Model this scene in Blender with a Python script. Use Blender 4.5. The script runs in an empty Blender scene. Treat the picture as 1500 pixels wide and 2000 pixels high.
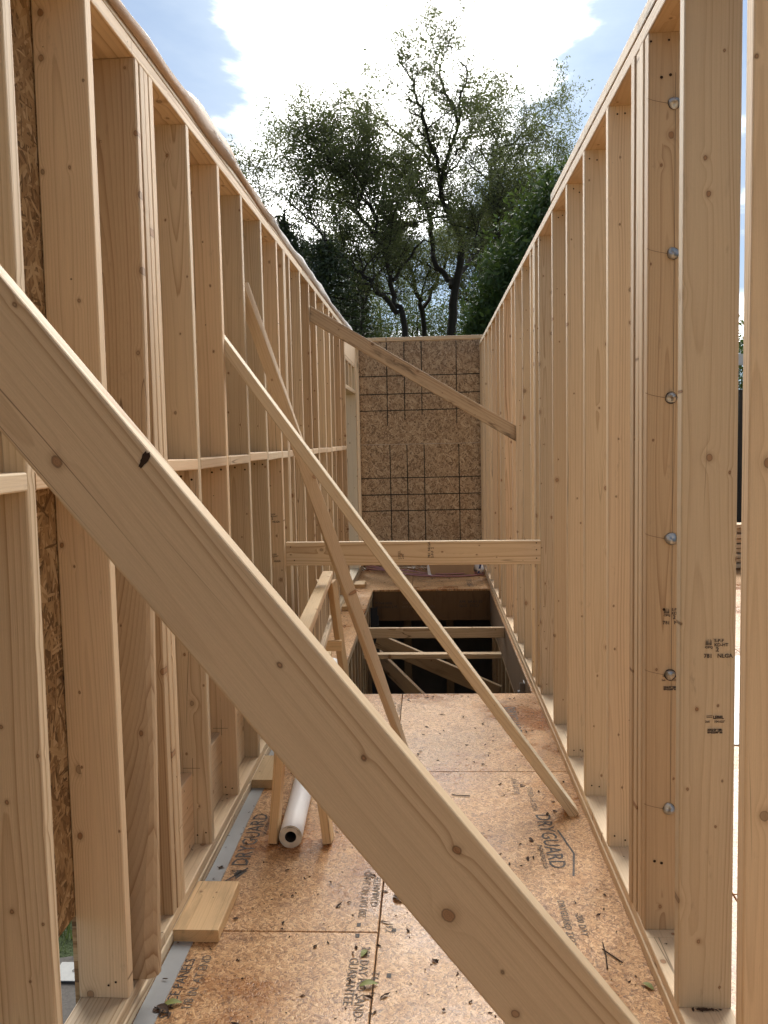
import bpy, math, random
import numpy as np
from mathutils import Vector, Matrix
rnd = random.Random(7)
SC = bpy.context.scene
COL = SC.collection

# ------------------------------------------------------------------ camera
FW = Vector((-0.0517, 0.9954, -0.0810)).normalized()
RT = Vector((0.9985, 0.0502, -0.0198)); RT = (RT - FW*RT.dot(FW)).normalized()
UP = RT.cross(FW)
CAM = Vector((0, 0, 1.5947))
FPX = 1723.0
cd = bpy.data.cameras.new('camera'); cam = bpy.data.objects.new('camera', cd); COL.objects.link(cam)
cd.sensor_width = 36; cd.sensor_fit = 'AUTO'; cd.lens = 36*FPX/2000; cd.clip_start = .05; cd.clip_end = 2000
m = Matrix((RT, UP, -FW)).transposed().to_4x4(); m.translation = CAM; cam.matrix_world = m
SC.camera = cam

# ------------------------------------------------------------------ sky, sun, exposure
SUN_EL, SUN_AZ = math.radians(28), math.radians(2.0)      # azimuth from +Y towards +X
SC.view_settings.view_transform = 'Standard'; SC.view_settings.look = 'None'
SC.cycles.max_bounces = 6; SC.cycles.diffuse_bounces = 4; SC.cycles.glossy_bounces = 2; SC.cycles.caustics_reflective = False; SC.cycles.caustics_refractive = False
SC.view_settings.exposure = 1.25; SC.view_settings.gamma = 1; SC.view_settings.use_curve_mapping = False
SKY_STRENGTH = 0.06
CLOUD_OFF = (-19.48, -11.33, 0)

class NT:
    """small helper for building node trees"""
    def __init__(s, tree): s.t = tree; tree.nodes.clear()
    def n(s, typ, **kw):
        nd = s.t.nodes.new(typ)
        for k, v in kw.items(): setattr(nd, k, v)
        return nd
    def put(s, sock, v):
        if isinstance(v, bpy.types.NodeSocket): s.t.links.new(v, sock)
        else: sock.default_value = v
    def m(s, op, a, b=0.0, c=None, clamp=False):
        nd = s.n('ShaderNodeMath', operation=op, use_clamp=clamp)
        s.put(nd.inputs[0], a); s.put(nd.inputs[1], b)
        if c is not None: s.put(nd.inputs[2], c)
        return nd.outputs[0]
    def v(s, op, a, b=(0, 0, 0)):
        nd = s.n('ShaderNodeVectorMath', operation=op)
        s.put(nd.inputs[0], a)
        if op == 'SCALE': s.put(nd.inputs[3], b)
        else: s.put(nd.inputs[1], b)
        return nd.outputs[1] if op in ('DOT_PRODUCT', 'LENGTH', 'DISTANCE') else nd.outputs[0]
    def sep(s, a):
        nd = s.n('ShaderNodeSeparateXYZ'); s.put(nd.inputs[0], a); return nd.outputs
    def comb(s, x, y, z):
        nd = s.n('ShaderNodeCombineXYZ')
        for i, q in enumerate((x, y, z)): s.put(nd.inputs[i], q)
        return nd.outputs[0]
    def mix(s, f, a, b, mode='MIX'):
        nd = s.n('ShaderNodeMix', data_type='RGBA', blend_type=mode)
        s.put(nd.inputs[0], f); s.put(nd.inputs[6], a); s.put(nd.inputs[7], b); return nd.outputs[2]
    def noise(s, vec, scale, detail=2, rough=.5, dim='3D', dist=0):
        nd = s.n('ShaderNodeTexNoise', noise_dimensions=dim)
        s.put(nd.inputs['Vector'], vec); s.put(nd.inputs['Scale'], scale); s.put(nd.inputs['Detail'], detail)
        s.put(nd.inputs['Roughness'], rough); s.put(nd.inputs['Distortion'], dist); return nd
    def vor(s, vec, scale=1, dim='3D', feat='F1'):
        nd = s.n('ShaderNodeTexVoronoi', voronoi_dimensions=dim, feature=feat)
        s.put(nd.inputs['Vector'], vec); s.put(nd.inputs['Scale'], scale); return nd
    def ss(s, v, a, b, lo=0., hi=1.):
        nd = s.n('ShaderNodeMapRange', interpolation_type='SMOOTHSTEP')
        for i, q in enumerate((v, a, b, lo, hi)): s.put(nd.inputs[i], q)
        return nd.outputs[0]

def rgb(r, g, b): return (r, g, b, 1)

w = bpy.data.worlds.new('World'); SC.world = w; w.use_nodes = True
N = NT(w.node_tree)
sky = N.n('ShaderNodeTexSky', sky_type='NISHITA', sun_disc=False)
sky.sun_elevation = SUN_EL; sky.sun_rotation = SUN_AZ; sky.dust_density = 0.0; sky.air_density = 0.7; sky.ozone_density = 2.0
d = N.v('NORMALIZE', N.n('ShaderNodeTexCoord').outputs['Generated'])
dx, dy, dz = N.sep(d)
zz = N.m('ADD', N.m('MAXIMUM', dz, 0.0), .22)
pl = N.comb(N.m('DIVIDE', dx, zz), N.m('DIVIDE', dy, zz), 0.0)
n1 = N.noise(N.v('ADD', pl, CLOUD_OFF), 1.15, 9, .57, dist=.30).outputs[0]
n2 = N.noise(N.v('ADD', pl, (11.3, 2.4, 0)), 3.6, 7, .6).outputs[0]
sdir = Vector((math.sin(SUN_AZ)*math.cos(SUN_EL), math.cos(SUN_AZ)*math.cos(SUN_EL), math.sin(SUN_EL)))
cs = N.v('DOT_PRODUCT', d, tuple(sdir))
ang = N.m('ARCCOSINE', N.m('MINIMUM', cs, 1.0))
bdir = Vector((-.025, .905, .42)).normalized()
bang = N.m('ARCCOSINE', N.m('MINIMUM', N.v('DOT_PRODUCT', d, tuple(bdir)), 1.0))
near = N.m('EXPONENT', N.m('MULTIPLY', N.m('POWER', N.m('DIVIDE', bang, .155), 2.0), -1.0))
bias = N.m('SUBTRACT', N.m('MULTIPLY', near, .29), .085)
cov = N.m('ADD', N.m('ADD', n1, bias), N.m('MULTIPLY', N.m('SUBTRACT', n2, .5), .16))
dens = N.ss(cov, .455, .63)
veil = N.ss(cov, .28, .56, .50, .92)                       # thin grey cloud fringing the bright ones
glow = N.m('EXPONENT', N.m('MULTIPLY', N.m('DIVIDE', ang, .50), -1.0))
bright = N.m('ADD', N.m('MULTIPLY', glow, 5.4), N.m('ADD', .12, N.m('MULTIPLY', n2, .32)))
cloud = N.v('SCALE', (1.0, .985, .955), bright)
skyc = N.v('SCALE', sky.outputs[0], SKY_STRENGTH)
skyc = N.mix(veil, skyc, N.v('SCALE', (.275, .325, .385), N.m('ADD', .42, N.m('MULTIPLY', N.m('EXPONENT', N.m('DIVIDE', ang, -.6)), 1.15))))
fin = N.mix(dens, skyc, cloud)
bg = N.n('ShaderNodeBackground'); N.put(bg.inputs[0], fin); bg.inputs[1].default_value = 1.0
wo = N.n('ShaderNodeOutputWorld'); N.t.links.new(bg.outputs[0], wo.inputs[0])

sl = bpy.data.lights.new('sun', 'SUN'); so = bpy.data.objects.new('sun', sl); COL.objects.link(so)
sl.energy = 5.0; sl.angle = math.radians(75); sl.color = (1, .945, .85)
so.rotation_euler = (-sdir).to_track_quat('-Z', 'Y').to_euler()

# ------------------------------------------------------------------ materials
def mat(name):
    mt = bpy.data.materials.new(name); mt.use_nodes = True
    n = NT(mt.node_tree); b = n.n('ShaderNodeBsdfPrincipled'); o = n.n('ShaderNodeOutputMaterial')
    n.t.links.new(b.outputs[0], o.inputs[0]); return mt, n, b

def plain(name, col, rough=.6, metal=0., spec=.4, var=.12, scale=30, bump=0.):
    mt, n, b = mat(name)
    tc = n.n('ShaderNodeTexCoord').outputs['Object']
    ns = n.noise(tc, scale, 4, .6).outputs[0]
    k = n.m('ADD', 1-var, n.m('MULTIPLY', ns, 2*var))
    n.put(b.inputs['Base Color'], n.v('SCALE', col, k)); n.put(b.inputs['Roughness'], rough)
    b.inputs['Metallic'].default_value = metal; b.inputs['Specular IOR Level'].default_value = spec
    if bump:
        bp = n.n('ShaderNodeBump'); bp.inputs['Strength'].default_value = bump; bp.inputs['Distance'].default_value = .003
        n.put(bp.inputs['Height'], ns); n.put(b.inputs['Normal'], bp.outputs[0])
    return mt

def wood(name, light, late, knot, ring=.55, mott=.16, rough=.62, stain=0., kn=.7, flat=False):
    mt, n, b = mat(name)
    tc = n.n('ShaderNodeTexCoord').outputs['Object']
    R = n.n('ShaderNodeObjectInfo').outputs['Random']
    def fr(k): return n.m('FRACT', n.m('MULTIPLY', R, k))
    x, y, z = n.sep(tc)
    zp = n.m('ADD', z, n.m('MULTIPLY', R, 97.0))
    wob = n.noise(n.comb(0., n.m('MULTIPLY', R, 31.), n.m('MULTIPLY', zp, .55)), 1, 2, .45).outputs['Color']
    wx, wy, _ = n.sep(wob)
    px = n.m('MULTIPLY', n.m('SUBTRACT', fr(71.3), .5), .15)
    py = n.m('ADD', .012, n.m('MULTIPLY', fr(137.9), .085))
    xq = n.m('ADD', n.m('SUBTRACT', x, px), n.m('MULTIPLY', n.m('SUBTRACT', wx, .5), .06))
    yq = n.m('ADD', n.m('ADD', y, py), n.m('MULTIPLY', n.m('SUBTRACT', wy, .5), .075))
    # knots: one feature point per cell along the board
    CX, CZ = .085, .20
    kv = n.comb(n.m('ADD', n.m('DIVIDE', x, CX), n.m('MULTIPLY', R, 53.)), n.m('DIVIDE', zp, CZ), 0.)
    vo = n.vor(kv, 1, '2D')
    dv = n.v('SUBTRACT', kv, vo.outputs['Position']); ax, az, _ = n.sep(dv)
    axm = n.m('MULTIPLY', ax, CX); azm = n.m('MULTIPLY', az, CZ*.78)
    kd = n.m('SQRT', n.m('ADD', n.m('MULTIPLY', axm, axm), n.m('MULTIPLY', azm, azm)))
    wig = n.noise(n.comb(n.m('MULTIPLY', x, 90.), 0., n.m('MULTIPLY', zp, 90.)), 1, 2).outputs[0]
    kd = n.m('ADD', kd, n.m('MULTIPLY', n.m('SUBTRACT', wig, .5), .004))
    r1, r2, r3 = n.sep(vo.outputs['Color'])
    has = n.m('LESS_THAN', r2, kn)
    RK = n.m('MULTIPLY', has, n.m('ADD', .0024, n.m('MULTIPLY', n.m('POWER', r1, 3.8), .0078)))
    e = n.m('DIVIDE', kd, n.m('ADD', n.m('MULTIPLY', RK, 2.3), .003))
    defl = n.m('MULTIPLY', n.m('MULTIPLY', RK, 1.5), n.m('EXPONENT', n.m('MULTIPLY', n.m('MULTIPLY', e, e), -1.)))
    rad = n.m('SQRT', n.m('ADD', n.m('MULTIPLY', xq, xq), n.m('MULTIPLY', yq, yq)))
    jit = n.noise(n.comb(n.m('MULTIPLY', x, 26.), n.m('MULTIPLY', y, 26.), n.m('MULTIPLY', zp, 2.2)), 1, 3, .55).outputs[0]
    rad = n.m('ADD', n.m('ADD', rad, defl), n.m('MULTIPLY', jit, .006))
    fq = n.m('ADD', 75., n.m('MULTIPLY', fr(211.7), 120.))
    ph = n.m('MULTIPLY', rad, fq)
    fr_ = n.m('FRACT', ph)
    ln = n.m('MULTIPLY', n.m('POWER', fr_, 3.2), n.ss(fr_, 1.0, .90))
    idx = n.m('FLOOR', ph)
    wn = n.n('ShaderNodeTexWhiteNoise', noise_dimensions='1D'); n.put(wn.inputs['W'], n.m('ADD', idx, n.m('MULTIPLY', R, 77.)))
    ln = n.m('MULTIPLY', ln, n.m('ADD', .30, n.m('MULTIPLY', n.m('POWER', wn.outputs[0], 2.0), 1.5)))
    big = n.noise(n.comb(n.m('MULTIPLY', x, 9.), n.m('MULTIPLY', y, 9.), n.m('MULTIPLY', zp, .9)), 1, 3, .5).outputs[0]
    fib = n.noise(n.comb(n.m('MULTIPLY', x, 420.), n.m('MULTIPLY', y, 420.), n.m('MULTIPLY', zp, 9.)), 1, 2, .6).outputs[0]
    c = n.mix(n.m('MULTIPLY', n.m('MULTIPLY', ln, ring), n.m('ADD', .48, n.m('MULTIPLY', fr(331.1), .8)), clamp=True), rgb(*light), rgb(*late))
    tone = n.m('ADD', n.m('ADD', 1 - mott*.5, n.m('MULTIPLY', big, mott)), n.m('MULTIPLY', n.m('SUBTRACT', fib, .5), .22))
    tone = n.m('MULTIPLY', tone, n.m('ADD', .76, n.m('MULTIPLY', fr(17.7), .36)))
    pores = n.noise(n.comb(n.m('MULTIPLY', x, 900.), n.m('MULTIPLY', y, 900.), n.m('MULTIPLY', zp, 160.)), 1, 2, .6).outputs[0]
    tone = n.m('MULTIPLY', tone, n.m('ADD', .93, n.m('MULTIPLY', pores, .14)))
    c = n.v('SCALE', c, tone)
    warm = n.mix(fr(53.1), rgb(1.05, .965, .90), rgb(.97, 1.01, 1.05))
    c = n.mix(1., c, warm, 'MULTIPLY')
    # knot colour: halo, body with its own rings, dark rim
    halo = n.m('MULTIPLY', n.ss(kd, n.m('MULTIPLY', RK, 2.6), n.m('MULTIPLY', RK, .9)), n.m('MULTIPLY', has, .32))
    c = n.mix(halo, c, rgb(late[0]*.8, late[1]*.72, late[2]*.66))
    kr = n.m('ADD', .72, n.m('MULTIPLY', n.m('SINE', n.m('MULTIPLY', kd, 2400.)), .35))
    kcol = n.mix(kr, rgb(*knot), rgb(knot[0]*2.0, knot[1]*1.9, knot[2]*1.8))
    kcol = n.mix(n.m('LESS_THAN', r3, .30), kcol, rgb(knot[0]*.35, knot[1]*.3, knot[2]*.3))
    body = n.m('MULTIPLY', n.ss(kd, RK, n.m('MULTIPLY', RK, .75)), n.m('MULTIPLY', has, n.m('ADD', .30, n.m('MULTIPLY', r3, .5))))
    c = n.mix(body, c, kcol)
    rim = n.ss(n.m('ABSOLUTE', n.m('SUBTRACT', kd, n.m('MULTIPLY', RK, .93))), .0018, .0)
    c = n.mix(n.m('MULTIPLY', n.m('MULTIPLY', rim, has), .55), c, rgb(knot[0]*.4, knot[1]*.35, knot[2]*.35))
    # pin knots / nail-size specks
    pv = n.comb(n.m('MULTIPLY', x, 18.), n.m('MULTIPLY', y, 18.), n.m('MULTIPLY', zp, 7.))
    p2 = n.vor(pv, 1, '3D'); q1, q2, q3 = n.sep(p2.outputs['Color'])
    dd = n.v('MULTIPLY', n.v('SUBTRACT', pv, p2.outputs['Position']), (1/18, 1/18, 1/7))
    pk = n.m('MULTIPLY', n.ss(n.v('LENGTH', dd), .0034, .0018), n.m('LESS_THAN', q1, .26))
    c = n.mix(n.m('MULTIPLY', pk, .85), c, rgb(.06, .03, .015))
    # drying checks and scuffs
    ck = n.noise(n.comb(n.m('MULTIPLY', x, 14.), n.m('MULTIPLY', y, 14.), n.m('MULTIPLY', zp, .55)), 1, 1, .4).outputs[0]
    cm = n.noise(n.comb(n.m('MULTIPLY', x, 3.), 0., n.m('MULTIPLY', zp, 1.3)), 1, 1).outputs[0]
    crack = n.m('MULTIPLY', n.ss(n.m('ABSOLUTE', n.m('SUBTRACT', ck, .5)), .0065, .001), n.ss(cm, .54, .62))
    c = n.mix(n.m('MULTIPLY', crack, .7), c, rgb(.10, .055, .03))
    sc = n.noise(n.comb(n.m('MULTIPLY', x, 22.), n.m('MULTIPLY', y, 22.), n.m('MULTIPLY', zp, 7.)), 1, 5, .7).outputs[0]
    c = n.mix(n.m('MULTIPLY', n.ss(sc, .62, .78), .35), c, rgb(.20, .145, .10))
    if stain:
        sn = n.noise(n.comb(n.m('MULTIPLY', x, 16.), n.m('MULTIPLY', y, 16.), n.m('MULTIPLY', zp, 3.)), 1, 5, .65).outputs[0]
        c = n.mix(n.m('MULTIPLY', n.ss(sn, .5, .72), stain), c, rgb(.055, .032, .02))
    n.put(b.inputs['Base Color'], c); b.inputs['Roughness'].default_value = rough
    b.inputs['Specular IOR Level'].default_value = .3
    bp = n.n('ShaderNodeBump'); bp.inputs['Strength'].default_value = .25; bp.inputs['Distance'].default_value = .002
    n.put(bp.inputs['Height'], n.m('ADD', fib, n.m('MULTIPLY', ln, .4))); n.put(b.inputs['Normal'], bp.outputs[0])
    return mt

SPR = wood('spruce_lumber', (.668, .526, .352), (.38, .24, .13), (.15, .07, .03), ring=.95, kn=.66)
SPR_Y = wood('yellow_pine_scrap', (.66, .475, .265), (.42, .26, .12), (.16, .07, .03), stain=.25)
SPR_W = wood('weathered_lumber', (.58, .44, .29), (.34, .21, .12), (.08, .04, .02), stain=.8)
SPR_P = wood('pale_lumber', (.72, .56, .38), (.50, .33, .18), (.2, .1, .05), ring=.4)
SPR_SHADE = wood('shade_toned_lumber', (.40, .30, .19), (.24, .15, .08), (.08, .04, .02), stain=.4)  # lumber for the stairwell, its shade mixed into the colour
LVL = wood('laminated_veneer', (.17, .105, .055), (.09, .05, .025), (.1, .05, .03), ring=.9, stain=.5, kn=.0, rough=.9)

def osb(name, cols, length, width, axes='xz', rough=.6, stain=None, gloss=0., dark=.10, bump=.5, fine=0.):
    """overlapping wood strands: several turned layers of long cells, the highest one wins"""
    mt, n, b = mat(name)
    tc = n.n('ShaderNodeTexCoord').outputs['Object']; x, y, z = n.sep(tc)
    R = n.n('ShaderNodeObjectInfo').outputs['Random']
    u = {'x': x, 'y': y, 'z': z}[axes[0]]; v_ = {'x': x, 'y': y, 'z': z}[axes[1]]
    u = n.m('ADD', u, n.m('MULTIPLY', R, 37.)); 
    wv = n.noise(n.comb(u, v_, 0.), 9, 2).outputs['Color']; w1, w2, _ = n.sep(wv)
    u = n.m('ADD', u, n.m('MULTIPLY', w1, length*.22)); v_ = n.m('ADD', v_, n.m('MULTIPLY', w2, length*.22))
    hi = None; colr = None
    for i, a in enumerate((4, 38, -33, 71, -62, 96)):
        ca, sa = math.cos(math.radians(a)), math.sin(math.radians(a))
        uu = n.m('ADD', n.m('MULTIPLY', u, ca), n.m('MULTIPLY', v_, sa)); vv = n.m('SUBTRACT', n.m('MULTIPLY', v_, ca), n.m('MULTIPLY', u, sa))
        k = 1 + .18*((i*7) % 5 - 2)
        vo = n.vor(n.comb(n.m('DIVIDE', uu, length*k), n.m('DIVIDE', vv, width*k), i*5.3), 1, '2D')
        a1, a2, a3 = n.sep(vo.outputs['Color'])
        grain = n.noise(n.comb(n.m('MULTIPLY', uu, 6/length*.3), n.m('MULTIPLY', vv, 5/width), a2), 1, 2).outputs[0]
        edge = n.m('MULTIPLY', n.ss(vo.outputs['Distance'], .38, .75), .5)
        h = n.m('SUBTRACT', a1, edge)
        t = n.m('ADD', n.m('MULTIPLY', a2, .78), n.m('MULTIPLY', grain, .3))
        t = n.m('SUBTRACT', t, n.m('MULTIPLY', edge, .5))
        if hi is None: hi, colr = h, t
        else:
            g = n.m('GREATER_THAN', h, hi)
            colr = n.m('ADD', n.m('MULTIPLY', g, t), n.m('MULTIPLY', n.m('SUBTRACT', 1., g), colr)); hi = n.m('MAXIMUM', hi, h)
    rp = n.n('ShaderNodeValToRGB'); cr = rp.color_ramp
    cr.elements[0].position = .08; cr.elements[0].color = rgb(*cols[0]); cr.elements[1].position = .95; cr.elements[1].color = rgb(*cols[-1])
    for i, cc in enumerate(cols[1:-1]): el = cr.elements.new(.08+.87*(i+1)/(len(cols)-1)); el.color = rgb(*cc)
    n.put(rp.inputs[0], colr); c = rp.outputs[0]
    dk = n.ss(hi, .62, .46)
    c = n.mix(n.m('MULTIPLY', dk, dark*6, clamp=True), c, rgb(cols[0][0]*.35, cols[0][1]*.3, cols[0][2]*.3))
    pos = n.comb(x, y, z)
    if fine:
        f1 = n.noise(pos, 260, 3, .65).outputs[0]
        c = n.v('SCALE', c, n.m('ADD', 1-fine*.5, n.m('MULTIPLY', f1, fine)))
        fl = n.ss(n.noise(pos, 105, 4, .72).outputs[0], .585, .66)
        c = n.mix(n.m('MULTIPLY', fl, .6), c, rgb(.11, .055, .03))
    if stain:
        geo = n.n('ShaderNodeNewGeometry').outputs['Position']
        s1 = n.noise(geo, 1.15, 6, .66).outputs[0]
        c = n.mix(n.ss(s1, .46, .66, 0., stain[3]), c, n.mix(1., c, rgb(*stain[:3]), 'MULTIPLY'))
        s2 = n.noise(n.v('ADD', geo, (4.2, 1.7, 0)), 5.5, 5, .68).outputs[0]
        c = n.mix(n.ss(s2, .58, .74, 0., stain[3]*.8), c, n.mix(1., c, rgb(.45, .36, .33), 'MULTIPLY'))
        if gloss:
            rr = n.ss(s1, .35, .65, rough, rough-gloss); n.put(b.inputs['Roughness'], rr)
    if not gloss: b.inputs['Roughness'].default_value = rough
    n.put(b.inputs['Base Color'], c); b.inputs['Specular IOR Level'].default_value = .45
    bp = n.n('ShaderNodeBump'); bp.inputs['Strength'].default_value = bump; bp.inputs['Distance'].default_value = .002
    hh = n.m('ADD', hi, n.m('MULTIPLY', n.noise(pos, 300, 2).outputs[0], .4)); n.put(bp.inputs['Height'], hh); n.put(b.inputs['Normal'], bp.outputs[0])
    return mt

OSB_W = osb('strand_board_wall', [(.13, .08, .045), (.27, .175, .10), (.37, .255, .155), (.44, .32, .20), (.53, .41, .28)], .062, .013, 'xz', .65)
OSB_L = osb('strand_board_sheathing', [(.10, .055, .025), (.25, .15, .07), (.37, .24, .12), (.46, .32, .17), (.58, .44, .27)], .10, .014, 'yz', .6, dark=.06)
OSB_F = osb('strand_board_floor', [(.16, .075, .030), (.38, .195, .080), (.50, .28, .125), (.58, .35, .17), (.70, .46, .25)], .020, .0066, 'xy', .46, stain=(.56, .38, .28, 1.), gloss=.24, dark=.08, bump=.4, fine=1.1)
def ink(name, c, back, wear):
    mt, n, b = mat(name); tc = n.n('ShaderNodeTexCoord').outputs['Object']
    f = n.ss(n.noise(tc, 170, 4, .7).outputs[0], .5-wear, .72-wear*.5)
    n.put(b.inputs['Base Color'], n.mix(f, rgb(*c), rgb(*back))); b.inputs['Roughness'].default_value = .65; return mt
BLK_INK = ink('black_ink', (.030, .028, .030), (.36, .22, .12), -.01)
FADE_INK = ink('faded_ink', (.085, .07, .06), (.40, .26, .14), .05)
LINE_INK = plain('black_marking', (.022, .02, .018), .8, var=.3, scale=60)
PENCIL = plain('pencil', (.13, .09, .06), .8)
STEEL = plain('galvanized_steel', (.44, .45, .46), .42, 1., var=.35, scale=140, bump=.3)
ZINC = plain('zinc_strip', (.36, .38, .40), .38, .35, var=.12, scale=14)
BARK_D = plain('dark_bark_pocket', (.035, .018, .01), .9, var=.5, scale=120)
WHITE_W = plain('white_wrap', (.80, .80, .82), .45, var=.05, scale=18, bump=.2)
ROLL_END = plain('roll_layers', (.66, .60, .50), .8, var=.12)
CORE = plain('cardboard_core', (.06, .045, .035), .9)
CARD = plain('cardboard', (.40, .275, .165), .8, var=.08, scale=12)
BAGM = plain('white_bag', (.74, .75, .78), .4, var=.1, scale=25, bump=.4)
BLUEP = plain('blue_print', (.035, .05, .16), .5)
PEX = plain('pex_tubing', (.40, .20, .20), .35, var=.1)
CONC = plain('concrete', (.20, .19, .18), .9, var=.25, scale=7, bump=.3)
BLACKM = plain('dark_ladder', (.018, .018, .019), .8, spec=.1)
DIRT = plain('dirt', (.10, .085, .07), .95, var=.4, scale=9, bump=.8)
BARK = plain('tree_bark', (.045, .036, .03), .95, var=.4, scale=6, bump=.8)
FENCE = plain('dark_fence_boards', (.055, .042, .034), .85, var=.35, scale=5)
LITTER = plain('dry_litter', (.055, .03, .018), .85, var=.5, scale=90)
LEAFG = plain('fallen_leaf', (.20, .22, .06), .6, var=.3, scale=60)

# house wrap: translucent, near part painted tan for wood-reflected light, white farther on
def wrapmat():
    mt, n, b = mat('house_wrap_film')
    tc = n.n('ShaderNodeTexCoord').outputs['Object']; x, y, z = n.sep(tc)
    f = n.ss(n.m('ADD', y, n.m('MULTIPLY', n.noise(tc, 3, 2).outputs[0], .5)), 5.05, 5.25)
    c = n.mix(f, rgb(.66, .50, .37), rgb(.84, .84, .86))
    n.put(b.inputs['Base Color'], c); b.inputs['Roughness'].default_value = .5
    tr = n.n('ShaderNodeBsdfTranslucent'); n.put(tr.inputs[0], c)
    mx = n.n('ShaderNodeMixShader'); mx.inputs[0].default_value = .4
    n.t.links.new(b.outputs[0], mx.inputs[1]); n.t.links.new(tr.outputs[0], mx.inputs[2])
    n.t.links.new(mx.outputs[0], [q for q in n.t.nodes if q.type == 'OUTPUT_MATERIAL'][0].inputs[0])
    return mt
WRAP = wrapmat()
def leafmat(name, c1, c2, tl=.42):
    mt, n, b = mat(name)
    g = n.n('ShaderNodeNewGeometry'); rp = g.outputs['Random Per Island']
    c = n.mix(rp, rgb(*c1), rgb(*c2)); n.put(b.inputs['Base Color'], c); b.inputs['Roughness'].default_value = .55
    tr = n.n('ShaderNodeBsdfTranslucent'); n.put(tr.inputs[0], n.mix(.5, c, rgb(.14, .19, .03)))
    mx = n.n('ShaderNodeMixShader'); mx.inputs[0].default_value = tl
    n.t.links.new(b.outputs[0], mx.inputs[1]); n.t.links.new(tr.outputs[0], mx.inputs[2])
    n.t.links.new(mx.outputs[0], [q for q in n.t.nodes if q.type == 'OUTPUT_MATERIAL'][0].inputs[0])
    return mt
LEAF_S = leafmat('spring_leaves', (.085, .10, .044), (.165, .17, .078))
LEAF_D = leafmat('maple_leaves', (.032, .070, .020), (.07, .12, .036), .3)
LEAF_C = leafmat('conifer_needles', (.028, .045, .022), (.062, .08, .036), .2)
LEAF_U = leafmat('understory_leaves', (.03, .055, .018), (.07, .09, .03), .25)
GRASSM = leafmat('grass_blades', (.045, .085, .02), (.10, .14, .04), .3)

# ------------------------------------------------------------------ object helpers
def link(o, parent=None, label=None, cat=None, group=None, kind=None):
    COL.objects.link(o)
    if parent: o.parent = parent
    if label: o['label'] = label
    if cat: o['category'] = cat
    if group: o['group'] = group
    if kind: o['kind'] = kind
    return o
def empty(name, loc=(0, 0, 0), **kw):
    o = bpy.data.objects.new(name, None); o.location = loc; o.empty_display_size = .1; return link(o, **kw)
def mesh(name, vs, fs, mt, smooth=False):
    me = bpy.data.meshes.new(name); me.from_pydata([tuple(v) for v in vs], [], [tuple(f) for f in fs]); me.materials.append(mt)
    if smooth: me.polygons.foreach_set('use_smooth', [True]*len(me.polygons))
    me.update(); return me
def mobj(name, vs, fs, mt, parent=None, smooth=False, **kw):
    return link(bpy.data.objects.new(name, mesh(name, vs, fs, mt, smooth)), parent, **kw)

_lc = {}
def lumber_mesh(wd, th, ln, mt, r=.0042):
    key = (round(wd, 4), round(th, 4), round(ln, 3), mt.name)
    if key in _lc: return _lc[key]
    a, b = wd/2, th/2; prof = []
    for sx, sy, a0 in ((1, 1, 0), (-1, 1, 90), (-1, -1, 180), (1, -1, 270)):
        for k in (0, 45, 90):
            t = math.radians(a0+k); prof.append((sx*(a-r)+r*math.cos(t), sy*(b-r)+r*math.sin(t)))
    n = len(prof)
    vs = [(x, y, 0) for x, y in prof]+[(x, y, ln) for x, y in prof]
    fs = [(i, (i+1) % n, n+(i+1) % n, n+i) for i in range(n)]+[tuple(range(n-1, -1, -1)), tuple(range(n, 2*n))]
    me = mesh('lumber', vs, fs, mt); _lc[key] = me; return me

def lumber(name, p0, p1, wd, th, wdir, mt=SPR, parent=None, **kw):
    """a board from p0 to p1 (axis ends), width wd along wdir, thickness th across"""
    p0, p1 = Vector(p0), Vector(p1); z = (p1-p0); ln = z.length; z.normalize()
    x = Vector(wdir); x = (x-z*x.dot(z)).normalized(); y = z.cross(x)
    o = bpy.data.objects.new(name, lumber_mesh(wd, th, ln, mt))
    M = Matrix((x, y, z)).transposed().to_4x4(); M.translation = p0
    link(o, parent, **kw); o.matrix_world = M
    if parent: o.matrix_parent_inverse = Matrix(); o.matrix_basis = PW(parent).inverted() @ M
    WM[o.name] = M
    return o
WM = {}
def PW(o):
    if o.name in WM: return WM[o.name]
    M = Matrix.Translation(o.location) if o.parent is None else PW(o.parent) @ Matrix.Translation(o.location)
    return M
def box(name, lo, hi, mt, parent=None, bev=0., **kw):
    """axis-aligned block; its origin sits at its low corner"""
    lo, hi = Vector(lo), Vector(hi); s = hi-lo
    q = bev
    vs, fs = [], []
    if q:
        for zc, ins in ((0, q), (q, 0), (s.z-q, 0), (s.z, q)):
            for x_, y_ in ((ins, ins), (s.x-ins, ins), (s.x-ins, s.y-ins), (ins, s.y-ins)): vs.append((x_, y_, zc))
        for k in range(3):
            for i in range(4): fs.append((4*k+i, 4*k+(i+1) % 4, 4*k+4+(i+1) % 4, 4*k+4+i))
        fs += [(3, 2, 1, 0), (12, 13, 14, 15)]
    else:
        vs = [(x_*s.x, y_*s.y, z_*s.z) for z_ in (0, 1) for x_, y_ in ((0, 0), (1, 0), (1, 1), (0, 1))]
        fs = [(3, 2, 1, 0), (4, 5, 6, 7), (0, 1, 5, 4), (1, 2, 6, 5), (2, 3, 7, 6), (3, 0, 4, 7)]
    o = bpy.data.objects.new(name, mesh(name, vs, fs, mt)); link(o, parent, **kw)
    base = PW(parent).inverted() if parent else Matrix()
    o.matrix_basis = base @ Matrix.Translation(lo); WM[o.name] = Matrix.Translation(lo)
    return o
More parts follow.
